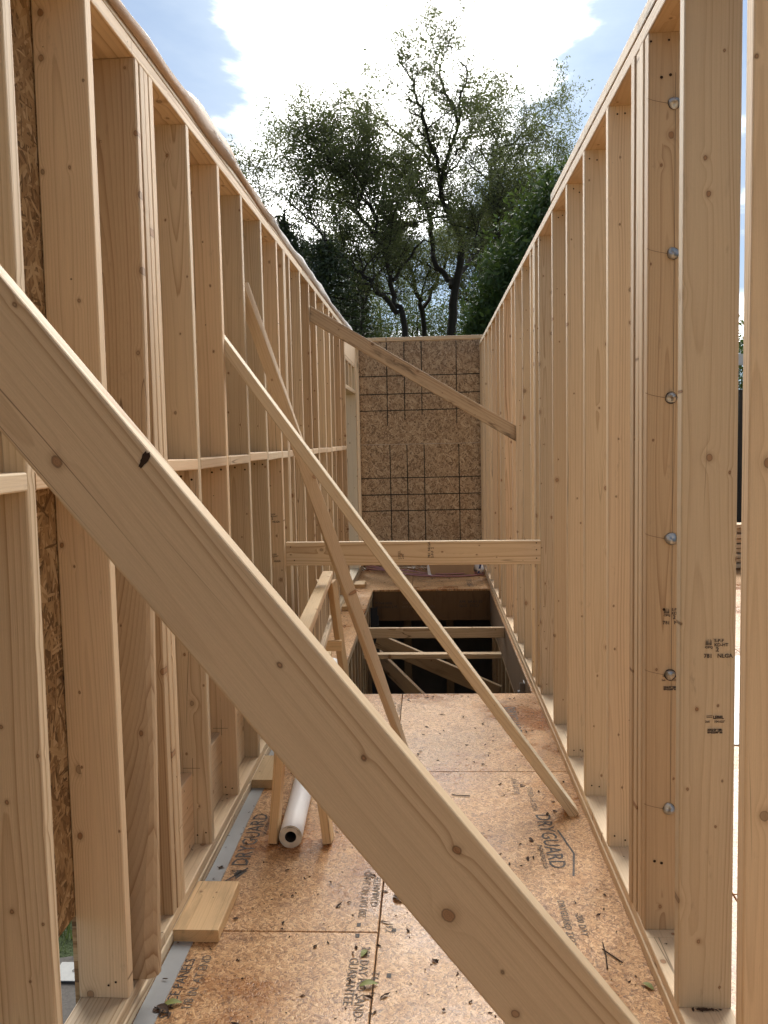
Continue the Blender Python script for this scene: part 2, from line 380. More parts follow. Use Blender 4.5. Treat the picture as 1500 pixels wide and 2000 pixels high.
def world_mesh(name, vs, fs, mt, parent=None, smooth=False, **kw):
    """mesh given in world coordinates, parented without moving"""
    o = bpy.data.objects.new(name, mesh(name, vs, fs, mt, smooth)); link(o, parent, **kw)
    if parent: o.matrix_basis = PW(parent).inverted()
    WM[o.name] = Matrix(); return o
def tube(pts, radii, sides=6, closed=True):
    pts = [Vector(p) for p in pts]; vs, fs = [], []; n = len(pts); prev = None
    for i, p in enumerate(pts):
        t = (pts[min(i+1, n-1)]-pts[max(i-1, 0)]); t = t.normalized() if t.length > 1e-9 else Vector((0, 0, 1))
        if prev is None: prev = t.orthogonal().normalized()
        u = (prev-t*prev.dot(t)); u = u.normalized() if u.length > 1e-6 else t.orthogonal().normalized(); prev = u; v_ = t.cross(u)
        for k in range(sides):
            a = 2*math.pi*k/sides; vs.append(p+(u*math.cos(a)+v_*math.sin(a))*radii[i])
    for i in range(n-1):
        for k in range(sides):
            fs.append((i*sides+k, i*sides+(k+1) % sides, (i+1)*sides+(k+1) % sides, (i+1)*sides+k))
    if closed: fs += [tuple(range(sides-1, -1, -1)), tuple((n-1)*sides+k for k in range(sides))]
    return vs, fs

_texts = []
def text(body, name, parent, org, right, up, size, mt=BLK_INK, bold=0., align='LEFT', xs=1.):
    """flat print lying on a surface; org is the baseline start"""
    cu = bpy.data.curves.new('print', 'FONT'); cu.body = body; cu.size = size; cu.align_x = align; cu.offset = bold; cu.resolution_u = 2
    cu.space_line = .95
    o = bpy.data.objects.new(name, cu); COL.objects.link(o)
    x = Vector(right).normalized(); y = Vector(up); y = (y-x*y.dot(x)).normalized(); z = x.cross(y)
    M = Matrix((x*xs, y, z)).transposed().to_4x4(); M.translation = Vector(org)
    _texts.append((o, name, parent, M, mt))
def flush_texts():
    dg = bpy.context.evaluated_depsgraph_get(); dg.update()
    for o, name, parent, M, mt in _texts:
        me = bpy.data.meshes.new_from_object(o.evaluated_get(dg)); me.transform(M)
        me.materials.clear(); me.materials.append(mt)
        bpy.data.objects.remove(o)
        q = bpy.data.objects.new(name, me); link(q, parent)
        q.matrix_basis = PW(parent).inverted() if parent else Matrix()

# ------------------------------------------------------------------ main dimensions (metres)
XR, XL, WD, TH = .640, -.847, .140, .043
Z0, Z1 = .0762, 2.733            # top of the double bottom plate, underside of the top plate
YE = 11.0                        # face of the end wall

# ------------------------------------------------------------------ ground and basement (setting)
GZ = -.62
gx0, gx1, gy0, gy1 = -1.01, 5.0, -2.0, 11.3
G = 400.
vs = [(-G, -G, GZ), (G, -G, GZ), (G, G, GZ), (-G, G, GZ), (gx0, gy0, GZ), (gx1, gy0, GZ), (gx1, gy1, GZ), (gx0, gy1, GZ)]
def groundmat():
    mt, n, b = mat('site_ground')
    p = n.n('ShaderNodeNewGeometry').outputs['Position']
    a = n.noise(p, 1.2, 5, .6).outputs[0]; f = n.noise(p, 45, 4, .7).outputs[0]
    c = n.mix(n.ss(a, .42, .6), rgb(.05, .075, .022), rgb(.095, .08, .06))
    c = n.v('SCALE', c, n.m('ADD', .6, n.m('MULTIPLY', f, .8)))
    n.put(b.inputs['Base Color'], c); b.inputs['Roughness'].default_value = .95
    bp = n.n('ShaderNodeBump'); bp.inputs['Distance'].default_value = .03; n.put(bp.inputs['Height'], f); n.put(b.inputs['Normal'], bp.outputs[0])
    return mt
mobj('ground', vs, [(0, 1, 5, 4), (1, 2, 6, 5), (2, 3, 7, 6), (3, 0, 4, 7)], groundmat(), kind='structure')
mobj('gravel_strip', [(-2.35, -2, GZ+.006), (-1.012, -2, GZ+.006), (-1.012, 3.75, GZ+.006), (-1.5, 3.62, GZ+.006), (-2.35, 3.35, GZ+.006)],
     [(0, 1, 2, 3, 4)], plain('gravel', (.115, .105, .098), .95, var=.45, scale=70, bump=1.), kind='structure')
# basement shell
BZ = -2.75
box('basement_floor', (gx0+.2, gy0, BZ-.1), (gx1, gy1, BZ), CONC, kind='structure')
box('foundation_wall', (-1.0, gy0, BZ), (-.83, gy1, -.40), CONC, kind='structure')
box('foundation_wall', (4.8, gy0, BZ), (gx1, gy1, -.02), CONC, kind='structure')
box('foundation_wall', (-.83, 11.05, BZ), (4.8, gy1, -.02), CONC, kind='structure')
box('foundation_wall', (-.83, gy0, BZ), (4.8, gy0+.15, -.02), CONC, kind='structure')
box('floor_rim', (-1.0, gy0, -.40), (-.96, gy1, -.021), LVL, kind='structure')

# ------------------------------------------------------------------ floor panels
floor = empty('floor', kind='structure')
FT = .021
HY0, HY1, HX0, HX1 = 5.45, 9.33, -.617, .622
panels = {}
def panel(key, x0, y0, x1, y1):
    g = .0018
    panels[key] = box('floor_panel', (x0+g, y0+g, -FT), (x1-g, y1-g, 0), OSB_F, floor, bev=.0025)
JX = -.188
panel('a', -.987, -1.5, JX, .30); panel('b', -.987, .30, JX, 2.744); panel('c', -.987, 2.744, JX, HY0)
panel('d', JX, -.75, 1.03, 1.70); panel('e', JX, 1.70, 1.03, 4.138); panel('f', JX, 4.138, 1.03, HY0)
panel('g', -.987, HY0, HX0, HY1); panel('h', HX1, HY0, 1.03, HY1)
panel('i', -.987, HY1, -.203, YE+.05); panel('j', -.203, HY1, 1.03, YE+.05)
for i, (x0, x1) in enumerate(((1.03, 2.25), (2.25, 3.47), (3.47, 4.98))):
    ys = [-2, .6, 3.0, 5.45, 7.9, 10.3, 11.25] if i % 2 == 0 else [-2, 1.8, 4.2, 6.65, 9.1, 11.25]
    for a, b in zip(ys, ys[1:]): panel('r%d%.1f' % (i, a), x0, a, x1, b)
# framing of the stair opening
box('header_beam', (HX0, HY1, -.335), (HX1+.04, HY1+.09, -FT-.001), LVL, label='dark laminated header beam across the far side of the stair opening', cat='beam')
hb = bpy.data.objects['header_beam']
text('Waterstop(TM)'.replace('(TM)', ''), 'printed_lettering', hb, (-.60, HY1-.0012, -.155), (1, 0, 0), (0, 0, 1), .042, BLK_INK, .0006)
text('Microllam LVL', 'printed_lettering', hb, (-.60, HY1-.0012, -.200), (1, 0, 0), (0, 0, 1), .042, BLK_INK, .0006)
text('2.0E-2600 FB 1.9E', 'printed_lettering', hb, (-.30, HY1-.0012, -.155), (1, 0, 0), (0, 0, 1), .036, FADE_INK)
text('SP-F 000-00 11-F 00002', 'printed_lettering', hb, (-.31, HY1-.0012, -.200), (1, 0, 0), (0, 0, 1), .036, FADE_INK)
text('RFR  04-01-20', 'printed_lettering', hb, (.30, HY1-.0012, -.150), (1, 0, 0), (0, 0, 1), .042, BLK_INK, .0006)
text('0615  19127', 'printed_lettering', hb, (.30, HY1-.0012, -.196), (1, 0, 0), (0, 0, 1), .042, BLK_INK, .0006)
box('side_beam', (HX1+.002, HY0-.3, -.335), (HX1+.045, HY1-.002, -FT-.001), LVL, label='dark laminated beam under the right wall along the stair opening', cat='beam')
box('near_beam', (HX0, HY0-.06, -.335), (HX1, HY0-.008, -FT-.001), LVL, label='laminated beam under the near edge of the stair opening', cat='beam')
hold = empty('framing_bracket', (.618, 5.93, -.20), label='small galvanized bracket with a bolt on the right beam of the opening', cat='bracket')
box('plate', (.590, 5.89, -.20), (.6235, 5.894, -.06), STEEL, hold); box('flange', (.6195, 5.894, -.20), (.6235, 5.97, -.06), STEEL, hold)
vs, fs = tube([(.61, 5.93, -.13), (.58, 5.93, -.13)], [.013, .013], 6); world_mesh('bolt', vs, fs, STEEL, hold)

def lower_wall(x, y0, y1, ztop, lab, n0=.1, sp=.40):
    t = empty('lower_stud_wall', (x, y0, BZ), label=lab, cat='stud wall')
    lumber('top_plate', (x, y0, ztop-TH/2), (x, y1, ztop-TH/2), WD, TH, (1, 0, 0), SPR_SHADE, t)
    lumber('bottom_plate', (x, y0, BZ+TH/2), (x, y1, BZ+TH/2), WD, TH, (1, 0, 0), SPR_SHADE, t)
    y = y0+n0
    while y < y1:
        lumber('stud', (x, y, BZ+TH), (x, y, ztop-TH), WD, TH, (1, 0, 0), SPR_SHADE, t); y += sp
    return t
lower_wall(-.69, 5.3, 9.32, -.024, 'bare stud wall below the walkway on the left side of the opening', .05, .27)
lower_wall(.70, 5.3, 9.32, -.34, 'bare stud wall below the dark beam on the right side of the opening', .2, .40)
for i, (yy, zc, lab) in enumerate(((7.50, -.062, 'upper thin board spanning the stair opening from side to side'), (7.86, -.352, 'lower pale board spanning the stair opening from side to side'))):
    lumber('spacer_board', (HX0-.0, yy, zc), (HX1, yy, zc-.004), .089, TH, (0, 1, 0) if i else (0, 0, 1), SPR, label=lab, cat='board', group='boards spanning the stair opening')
lumber('loose_board', (-.52, 8.25, -.30), (.60, 7.85, -.70), .14, TH, (0, 0, 1), SPR_SHADE, label='board lying diagonally in the dark stairwell below the spacer boards', cat='board', group='boards lying in the stairwell')
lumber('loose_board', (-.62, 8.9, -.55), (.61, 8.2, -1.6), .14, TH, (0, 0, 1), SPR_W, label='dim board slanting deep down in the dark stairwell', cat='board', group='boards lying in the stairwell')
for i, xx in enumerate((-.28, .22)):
    lumber('lower_post', (xx, 10.2+.3*i, BZ), (xx, 10.2+.3*i, -.05), .09, TH, (1, 0, 0), SPR_SHADE, label=('left' if i == 0 else 'right')+' dim post standing deep in the dark stairwell', cat='post', group='posts in the stairwell')
lad = empty('step_ladder', (-.52, 7.4, BZ), label='black ladder standing against the left side of the dark stairwell', cat='ladder')
for k in (0, 1):
    lumber('rail', (-.43+.0*k, 6.9+.10*k, BZ), (-.575, 8.72+.20*k, -.08-.12*k), .07, .028, (1, .2, 0), BLACKM, lad)
for k in range(9):
    f = .05+k*.105; a = Vector((-.43, 6.9, BZ)).lerp(Vector((-.575, 8.72, -.08)), f); b = Vector((-.43, 7.0, BZ)).lerp(Vector((-.575, 8.92, -.20)), f)
    lumber('rung', a, b, .05, .02, (1, 0, 0), BLACKM, lad)

# ------------------------------------------------------------------ stud walls
def stamp(par, x, y, z, s=1., col=BLK_INK):
    """grade stamp printed on the near face (facing -Y)"""
    y -= .0009
    text('781   NLGA', 'grade_stamp', par, (x, y, z), (1, 0, 0), (0, 0, 1), .0145*s, col, .0004)
    text('2', 'grade_stamp', par, (x+.030*s, y, z+.016*s), (1, 0, 0), (0, 0, 1), .016*s, col, .0004)
    text('S-P-F\nKD-HT', 'grade_stamp', par, (x+.026*s, y, z+.0405*s), (1, 0, 0), (0, 0, 1), .0115*s, col, .0003)
    text('CIFQ', 'grade_stamp', par, (x+.003*s, y, z+.0245*s), (1, 0, 0), (0, 0, 1), .0085*s, col, .0003)
    vs, fs = [], []
    for k in range(6):            # small emblem of upright flame strokes
        h = .006+.010*abs(math.sin(k*1.9+.6)); xx = x+(.004+k*.0026)*s
        vs += [(xx, y, z+.033*s), (xx+.0022*s, y, z+.033*s), (xx+.0018*s, y, z+.033*s+h*s), (xx+.0008*s, y, z+.033*s+h*s)]; fs.append(tuple(4*k+i for i in range(4)))
    world_mesh('stamp_emblem', vs, fs, col, par)
def stamp2(par, x, y, z, s=1., col=BLK_INK):
    y -= .0009
    text('LEBEL', 'mill_stamp', par, (x+.020*s, y, z), (1, 0, .0), (.25, 0, 1), .0105*s, col, .0006)
    text('2x6     104.625"', 'mill_stamp', par, (x, y, z-.0105*s), (1, 0, 0), (0, 0, 1), .0078*s, col, .0002)
    text('2206439188-\n0PG2200950', 'mill_stamp', par, (x+.006*s, y, z-.032*s), (1, 0, 0), (0, 0, 1), .0072*s, col, .0005)
    vs, fs = [], []
    for k in range(2): vs += [(x+.003*s, y, z+(.002+.004*k)*s), (x+.018*s, y, z+(.003+.004*k)*s), (x+.018*s, y, z+(.0045+.004*k)*s), (x+.003*s, y, z+(.0035+.004*k)*s)]; fs.append(tuple(4*k+i for i in range(4)))
    world_mesh('mill_stamp', vs, fs, col, par)

rw = empty('stud_wall', (XR, 2, 0), label='right bare stud wall with open bays beside the deck', cat='stud wall', group='stud walls of the corridor')
lw = empty('stud_wall', (XL, 2, 0), label='left bare stud wall backed by strand board with white wrap on top', cat='stud wall', group='stud walls of the corridor')
YS, YEND = -.9, YE
def runs(a, b, step, off=0.):
    y = a; k = 0
    while y < b-.05:
        e_ = min(b, y+step-(off if k == 0 else 0)); yield y+.0006, e_-.0006; y = e_; k += 1
def wall_common(t, xi, sgn, right):
    xc = xi+sgn*WD/2
    for a, b in runs(YS, YEND-.02, 4.3, .8): lumber('bottom_plate', (xc, a, Z0-TH/2+.003), (xc, b, Z0-TH/2+.003), WD, TH-.007, (1, 0, 0), SPR_P if right else SPR, t)
    for a, b in runs(YS, YEND-.02, 4.9, 1.9): lumber('sill_plate', (xc-sgn*.004, a, .0195), (xc-sgn*.004, b, .0195), WD, .037, (1, 0, 0), SPR, t)
    for a, b in runs(YS, YEND-.02, 7.0, 0): lumber('top_plate', (xc, a, Z1+TH/2), (xc, b, Z1+TH/2), WD, TH, (1, 0, 0), SPR, t)
wall_common(rw, XR, 1, True); wall_common(lw, XL, -1, False)
# second top plate: stops partway on the right, runs through on the left; a narrow dark gap shows between
lumber('top_plate', (XR+WD/2+.002, YS, Z1+TH*1.5+.006), (XR+WD/2-.002, 4.63, Z1+TH*1.5+.005), WD, TH, (1, 0, 0), SPR_W, rw)
for a, b in runs(YS, 9.2, 5.0): lumber('top_plate', (XL-WD/2, a, Z1+TH*1.5+.002), (XL-WD/2, b, Z1+TH*1.5+.002), WD, TH, (1, 0, 0), SPR, lw)

jr = random.Random(3)
def stud(t, xi, sgn, y, z0=Z0, z1=Z1, mt=SPR, th=TH, wd=WD, lean=0., dx=0.):
    xc = xi+sgn*wd/2+dx
    return lumber('stud', (xc+jr.uniform(-.003, .003), y+th/2, z0+.0005), (xc+jr.uniform(-.003, .003), y+th/2+lean+jr.uniform(-.004, .004), z1-.0005), wd, th-.001, (1, jr.uniform(-.018, .018) if th == TH else 0, 0), mt, t)
RS = [-.50, -.04, .42, .885, 1.350, 1.800, 2.266, 2.640, 2.692, 2.744, 2.797, 3.195, 3.665, 4.130, 4.605, 5.155, 5.325, 5.372, 5.562, 6.038, 6.490, 6.825, 7.458, 7.904, 7.95, 8.313, 8.907, 9.43, 9.975, 10.02, 10.488, 10.93]
rst = {}
for y in RS:
    mt = SPR_P if y in (5.372, 6.825) else (SPR_W if y == 6.825 else SPR)
    rst[y] = stud(rw, XR, 1, y, mt=mt, th=.048 if 2.6 < y < 2.85 else TH)
LS = [-.60, -.13, .34, .79, 1.245, 1.820, 2.276, 2.700, 2.745, 2.790, 3.207, 3.671, 4.126, 4.602, 5.066, 5.287, 5.331, 5.507, 5.982, 6.430, 6.776, 6.82, 7.318, 7.680, 7.724, 8.060, 8.610, 9.113]
lst = {}
for y in LS: lst[y] = stud(lw, XL, -1, y)
# waney stud leaning out from the triple stud; its bottom sits over the plate edge nearer the camera
z_ = Vector((0, 0, 1))
def waney():
    vs, fs = [], []; n = 44; lf = random.Random(12)
    for i in range(n+1):
        f = i/n; z = Z0+.004+(Z1-.002-Z0-.004)*f; g = (1-f)
        yc = 2.655-.30*g**1.7; xin = XL+.055*g**1.6
        low = max(0., 1-f*1.9); wv = low*(.016+.010*math.sin(f*23)+lf.uniform(-.003, .003))
        if f < .46: wv += .004
        a, b_ = xin-WD, xin
        prof = [(a, yc+.002), (b_-.004-wv*1.3, yc), (b_-wv*.6, yc+.006+wv*.2), (b_-wv*.25, yc+.022), (b_-.003, yc+.041), (a, yc+.041)]
        vs += [(px_, py_, z) for px_, py_ in prof]
    for i in range(n):
        for k in range(6): fs.append((i*6+k, i*6+(k+1) % 6, (i+1)*6+(k+1) % 6, (i+1)*6+k))
    fs += [(5, 4, 3, 2, 1, 0), tuple(n*6+k for k in range(6))]
    c0 = Vector((XL-WD/2, 2.655, 0)); vs = [Vector(v)-c0 for v in vs]
    o = bpy.data.objects.new('stud', mesh('waney_stud', vs, fs, SPR)); link(o, lw, label='leaning stud with a rough waney edge')
    o.matrix_basis = PW(lw).inverted() @ Matrix.Translation(c0); WM[o.name] = Matrix.Translation(c0)
waney()
# blocking at mid height
bl = [1.245, 1.820, 2.276, 2.655, 3.207, 3.671, 4.126, 4.602, 5.066, 5.287, 5.507, 5.982, 6.430, 6.776, 7.318, 7.680, 8.060, 8.610, 9.113]
for a, b in zip(bl, bl[1:]):
    dbl = {2.655: .178, 5.287: .087, 6.776: .087, 7.680: .087}.get(a, TH)
    if b-(a+dbl) < .05: continue
    lumber('blocking', (XL-.068, a+dbl, 1.524+jr.uniform(-.004, .004)), (XL-.068, b, 1.524+jr.uniform(-.004, .004)), .136, .040, (1, 0, 0), SPR_P, lw)
# deep blocks standing on the plate inside the lower bays
for a, b in ((2.835, 3.207), (3.25, 3.671), (3.714, 4.126), (4.169, 4.602)):
    lumber('blocking', (XL-.088, a+.001, Z0+.14), (XL-.088, b-.001, Z0+.14), .276, TH, (0, 0, 1), SPR_P, lw)
# sheathing panels on the outside, joints between
for i, (a, b, zb) in enumerate(((-1., 1.05, -.2), (1.05, 2.284, .31), (2.284, 4.6, -.2), (4.6, 7.0, -.2), (7.0, 9.14, -.2))):
    for z0, z1 in ((zb, 1.80), (1.803, 2.83)):
        box('sheathing_panel', (XL-WD-.016, a+.0015, z0), (XL-WD-.003, b-.0015, z1), OSB_L, lw)
# opening near the end of the left wall: header cripples, sill and far jamb
XC = XL-WD/2
lumber('header', (XC, 9.156, 2.44+TH/2), (XC, 10.40, 2.44+TH/2), WD, TH, (1, 0, 0), SPR, lw)
lumber('header', (XC, 9.156, 2.185-TH/2), (XC, 10.40, 2.185-TH/2), WD, TH, (1, 0, 0), SPR, lw)
for y in (9.16, 9.50, 9.92, 10.30): lumber('cripple_stud', (XC, y+TH/2, 2.186), (XC, y+TH/2, 2.439), WD, TH, (1, 0, 0), SPR, lw)
box('sheathing_panel', (XL-WD+.02, 9.158, 2.487), (XL-.002, 10.40, Z1-.001), SPR_P, lw)
for y in (10.405, 10.45, 10.93): stud(lw, XL, -1, y, mt=SPR_P)

# stamps, bolts and pencil lines on the near studs
s1 = rst[2.266]; stamp(s1, .697, 2.266, 1.022); stamp2(s1, .702, 2.266, .862)
s2 = rst[2.640]; stamp(s2, .690, 2.640, 1.030, 1.); stamp2(s2, .688, 2.640, .868, 1.)
stamp(rst[3.195], .735, 3.195, 1.36, 1., FADE_INK)
stamp(rst[4.130], .742, 4.130, 1.15, 1., BLK_INK); stamp2(rst[4.130], .742, 4.130, .93, 1., BLK_INK)
stamp(rst[5.155], .752, 5.155, 1.24, 1., BLK_INK); stamp2(rst[5.155], .752, 5.155, .95, 1., FADE_INK)
stamp(lst[5.066], -.950, 5.066, 1.13, 1.1); stamp(lst[5.066], -.945, 5.066, .90, 1.0, FADE_INK)
for i, (bx, bz) in enumerate(((.714, 2.536), (.714, 2.116), (.711, 1.702), (.713, 1.287), (.713, .876), (.712, .461))):
    vs, fs = [], []; seg = 14; prof = ((.0165, 0), (.0168, .003), (.0150, .006), (.0110, .0088), (.0055, .0103), (.0004, .0108))
    bs = 1+.10*math.sin(i*2.7); tx, tz = .10*math.sin(i*4.1), .12*math.cos(i*3.3)
    for r_, h in prof:
        r_ *= bs
        for k in range(seg):
            a = 2*math.pi*k/seg; wob_ = 1+.07*math.sin(3*a+i*1.7)*(h < .007); vs.append((bx+r_*wob_*math.cos(a), 2.6398-h*(1+tx*math.cos(a)*4+tz*math.sin(a)*4), bz+r_*wob_*math.sin(a)))
    for j in range(len(prof)-1):
        for k in range(seg): fs.append((j*seg+k, j*seg+(k+1) % seg, (j+1)*seg+(k+1) % seg, (j+1)*seg+k))
    fs.append(tuple((len(prof)-1)*seg+k for k in range(seg)))
    world_mesh('bolt_head', vs, fs, STEEL, s2, smooth=True)
    seg = 18                      # drilled rim round each bolt
    ring = [(bx+r_*(1+.05*math.sin(5*a+i))*math.cos(a), 2.6392, bz+r_*math.sin(a)) for r_ in (.0145, .0178) for a in [2*math.pi*k/seg for k in range(seg)]]
    world_mesh('bolt_hole', ring, [(k, (k+1) % seg, seg+(k+1) % seg, seg+k) for k in range(seg)], BLK_INK, s2)
    sq = [(bx-.075+.06*k/5, 2.6391, bz+.016-.016*(k/5)**.7-.0006) for k in range(6)]; sq2 = [(a, b, c+.0012) for a, b, c in sq]
    world_mesh('pencil_line', sq+sq2, [(k, k+1, 7+k, 6+k) for k in range(5)], PENCIL, s2)
world_mesh('pencil_line', [(.7155, 2.6390, .48), (.7168, 2.6390, .48), (.7182, 2.6390, 2.62), (.7170, 2.6390, 2.62)], [(0, 1, 2, 3)], PENCIL, s2)
# pencil marks on the deep blocks and their studs
for (sy, zz) in ((3.207, .372), (3.671, .372)):
    st = lst[sy]; yy = sy-.0009
    world_mesh('pencil_line', [(XL-.10, yy, zz), (XL-.035, yy, zz), (XL-.035, yy, zz+.0016), (XL-.10, yy, zz+.0016)], [(0, 1, 2, 3)], PENCIL, st)
    world_mesh('pencil_line', [(XL-.064, yy, zz-.03), (XL-.0625, yy, zz-.03), (XL-.0625, yy, zz+.04), (XL-.064, yy, zz+.04)], [(0, 1, 2, 3)], PENCIL, st)

# ------------------------------------------------------------------ house wrap folded over the left wall
def wrap():
    q = random.Random(4); vs, fs = [], []; ny = 130
    def nz(y, k): return math.sin(y*2.1+k)*.5+math.sin(y*5.3+k*2.3)*.3+math.sin(y*11.7+k*1.1)*.2
    y0, y1 = -.8, 9.9
    for i in range(ny+1):
        y = y0+(y1-y0)*i/ny
        far = min(1, max(0, (y-4.9)/.5))
        am = 1-.75*far; b = .5+.5*nz(y, .3); top = Z1+2*TH+.010+.034*am*max(0, nz(y, .7))+.014*b*am
        drop = Z1+TH+.012+.007*nz(y, 2.)-.006*far+(.018*max(0, nz(y, 5.)) if far < .5 else 0)
        xo = XL-WD-.022
        prof = [(xo, 2.0), (xo-.003, 2.5), (xo-.004+.008*nz(y, 4), top-.025), (xo+.03, top+.010*b), (XC-.02, top+.014+.016*am*nz(y, 1.5)),
                (XL-.028, top+.006+.014*am*nz(y, 3.1)), (XL+.012+.012*b, top-.014+.008*nz(y, 6.)), (XL+.016+.012*nz(y, 7.7), (top+drop)/2), (XL+.004, drop)]
        vs += [(a, y, c) for a, c in prof]
    m_ = 9
    for i in range(ny):
        for k in range(m_-1): fs.append((i*m_+k, i*m_+k+1, (i+1)*m_+k+1, (i+1)*m_+k))
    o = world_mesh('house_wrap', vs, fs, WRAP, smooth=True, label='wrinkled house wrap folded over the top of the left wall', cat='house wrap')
    md = o.modifiers.new('thick', 'SOLIDIFY'); md.thickness = .0012; md.offset = 1
    return o
hw = wrap()
text('Weathermate(R)'.replace('(R)', ' ©'), 'printed_lettering', hw, (XL+.0185, 3.98, Z1+TH+.062), (0, -1, 0), (.35, 0, -1), .062, FADE_INK, .0004)
text('Weathermate ©', 'printed_lettering', hw, (XL+.0185, 5.03, Z1+TH+.062), (0, -1, 0), (.35, 0, -1), .055, FADE_INK, .0004)

# ------------------------------------------------------------------ end wall of strand board
ew = empty('sheathed_wall', (-.1, YE, 0), label='strand board end wall with black grid lines closing the corridor', cat='wall')
X0, X1 = -.846, .690
lo = box('osb_panel', (X0-.1, YE, .0015), (X1, YE+.013, 1.540), OSB_W, ew); hi_ = box('osb_panel', (X0-.1, YE, 1.544), (X1, YE+.013, 2.806), OSB_W, ew)
lumber('top_plate', (X0-.12, YE+.05, 2.832), (X1, YE+.05, 2.838), .12, .045, (0, 1, 0), SPR, ew)
for x in (-.80, -.45, -.05, .35, .65): lumber('stud', (x, YE+.09, .002), (x, YE+.09, 2.806), .14, TH, (0, 1, 0), SPR, ew)
def mark(par, xa, za, xb, zb, wdt=.012):
    q = random.Random(int((xa+3)*1000+za*77)); n = 14; vs = []
    dxx, dzz = xb-xa, zb-za; L = math.hypot(dxx, dzz); ux, uz = -dzz/L, dxx/L
    for i in range(n+1):
        f = i/n; hw_ = wdt/2*(1+q.uniform(-.16, .16)); o_ = q.uniform(-.0008, .0008)
        for sg in (-1, 1): vs.append((xa+dxx*f+ux*(sg*hw_+o_), YE-.0012, za+dzz*f+uz*(sg*hw_+o_)))
    world_mesh('marking_line', vs, [(2*i, 2*i+1, 2*i+3, 2*i+2) for i in range(n)], LINE_INK, par)
for x, zb in ((-.502, 1.77), (-.286, 1.84), (-.073, 1.90), (.355, 1.79)): mark(hi_, x, 2.80, x-.002, zb)
for z in (2.386, 2.165, 1.962): mark(hi_, X0, z-.004, X1-.05, z+.004)
for x in (-.482, -.270, -.057, .374): mark(lo, x, 1.535, x+.004, .04)
for z in (1.125, .916, .714): mark(lo, X0, z-.003, X1-.05, z+.003)
box('panel_spacer', (X0, YE-.0015, 1.5395), (X1-.05, YE-.0002, 1.5445), plain('joint_dust', (.42, .38, .33), .8), ew)

# ------------------------------------------------------------------ braces
BG = 'temporary braces between the walls'
def board(p0, p1, wd, th, wdir, mt, lab, name='diagonal_brace', grp=BG):
    return lumber(name, p0, p1, wd, th, wdir, mt, label=lab, cat='board', group=grp)
# big foreground brace: wide face towards the camera
dB = Vector((.275+.581, 0, .765-1.828)).normalized(); nB = Vector((-dB.z, 0, dB.x))
cB = Vector((-.5843, 1.2+TH/2, 1.7195))
pB0 = cB-dB*.52; pB1 = cB+dB*2.06
b1 = board(pB0, pB1, .1435, TH, nB, SPR, 'big pale diagonal board crossing the foreground from left wall to lower right')
def onface(u, v_):       # point on the near face of the foreground brace: u along, v across
    p = cB+dB*u+nB*v_; return Vector((p.x, 1.2-.0012, p.z))
q = random.Random(5); rim_ = []
for k in range(22):
    a = 2*math.pi*k/22; r_ = 1+q.uniform(-.2, .2)
    rim_.append(onface((.234)+.0050*r_*math.cos(a)*(1+.35*math.sin(a))-.004*math.sin(a), (.0580)+.0122*r_*math.sin(a)))
world_mesh('bark_knot', rim_, [tuple(range(21, -1, -1))], BARK_D, b1)
board((-.90, 3.7145+.047, 2.068), (.592, 3.68, -.0), .095, TH, (0, 1, 0), SPR, 'long thin brace from the left wall down to the floor at the right')
# second thin brace, twisted along its length
def twisted(name, P0, P1, wd, th, d0, d1, mt, lab):
    P0, P1 = Vector(P0), Vector(P1); z = (P1-P0).normalized(); L = (P1-P0).length; n = 16; loc = []
    x = Vector(d0); x = (x-z*x.dot(z)).normalized(); y = z.cross(x)
    xe = Vector(d1); xe = (xe-z*xe.dot(z)).normalized(); ang_ = math.atan2(xe.dot(y), xe.dot(x))
    r = .004; prof = []
    for sx, sy, a0 in ((1, 1, 0), (-1, 1, 90), (-1, -1, 180), (1, -1, 270)):
        for k in (0, 45, 90): t = math.radians(a0+k); prof.append((sx*(wd/2-r)+r*math.cos(t), sy*(th/2-r)+r*math.sin(t)))
    for i in range(n+1):
        a = ang_*i/n; loc += [(px_*math.cos(a)-py_*math.sin(a), px_*math.sin(a)+py_*math.cos(a), L*i/n) for px_, py_ in prof]
    fs = [(i*12+k, i*12+(k+1) % 12, (i+1)*12+(k+1) % 12, (i+1)*12+k) for i in range(n) for k in range(12)]+[tuple(range(11, -1, -1)), tuple(n*12+k for k in range(12))]
    o = mobj(name, loc, fs, mt, label=lab, cat='board', group=BG)
    M = Matrix((x, y, z)).transposed().to_4x4(); M.translation = P0; o.matrix_world = M; WM[o.name] = M; return o
twisted('diagonal_brace', (-.875, 4.225, 2.345), (-.150, 4.44, -.0), .064, .036, (.72, -.66, .3), (.10, 1, .04), SPR_P, 'steep thin brace passing behind the longer brace to the floor')
board((-.93, 6.50, 2.575), (.76, 6.556, 1.553), .098, TH, (0, 0, 1), SPR_W, 'weathered brown board sloping high across the far corridor')
b5 = board((XL+.001, 5.142, .938), (XR-.001, 5.142, .929), .139, TH, (0, 0, 1), SPR, 'level board across the corridor before the stair opening', 'guard_rail', None)
text('781  NLGA\nS-P-F  2', 'grade_stamp', b5, (.000, 5.142-TH/2-.0009, .905), (0, 0, 1), (-1, 0, 0), .020, BLK_INK, .0005)
text('LEBEL\n2x6', 'mill_stamp', b5, (-.175, 5.142-TH/2-.0009, .900), (0, 0, 1), (-1, 0, 0), .020, FADE_INK, .0004)
_nm = {}
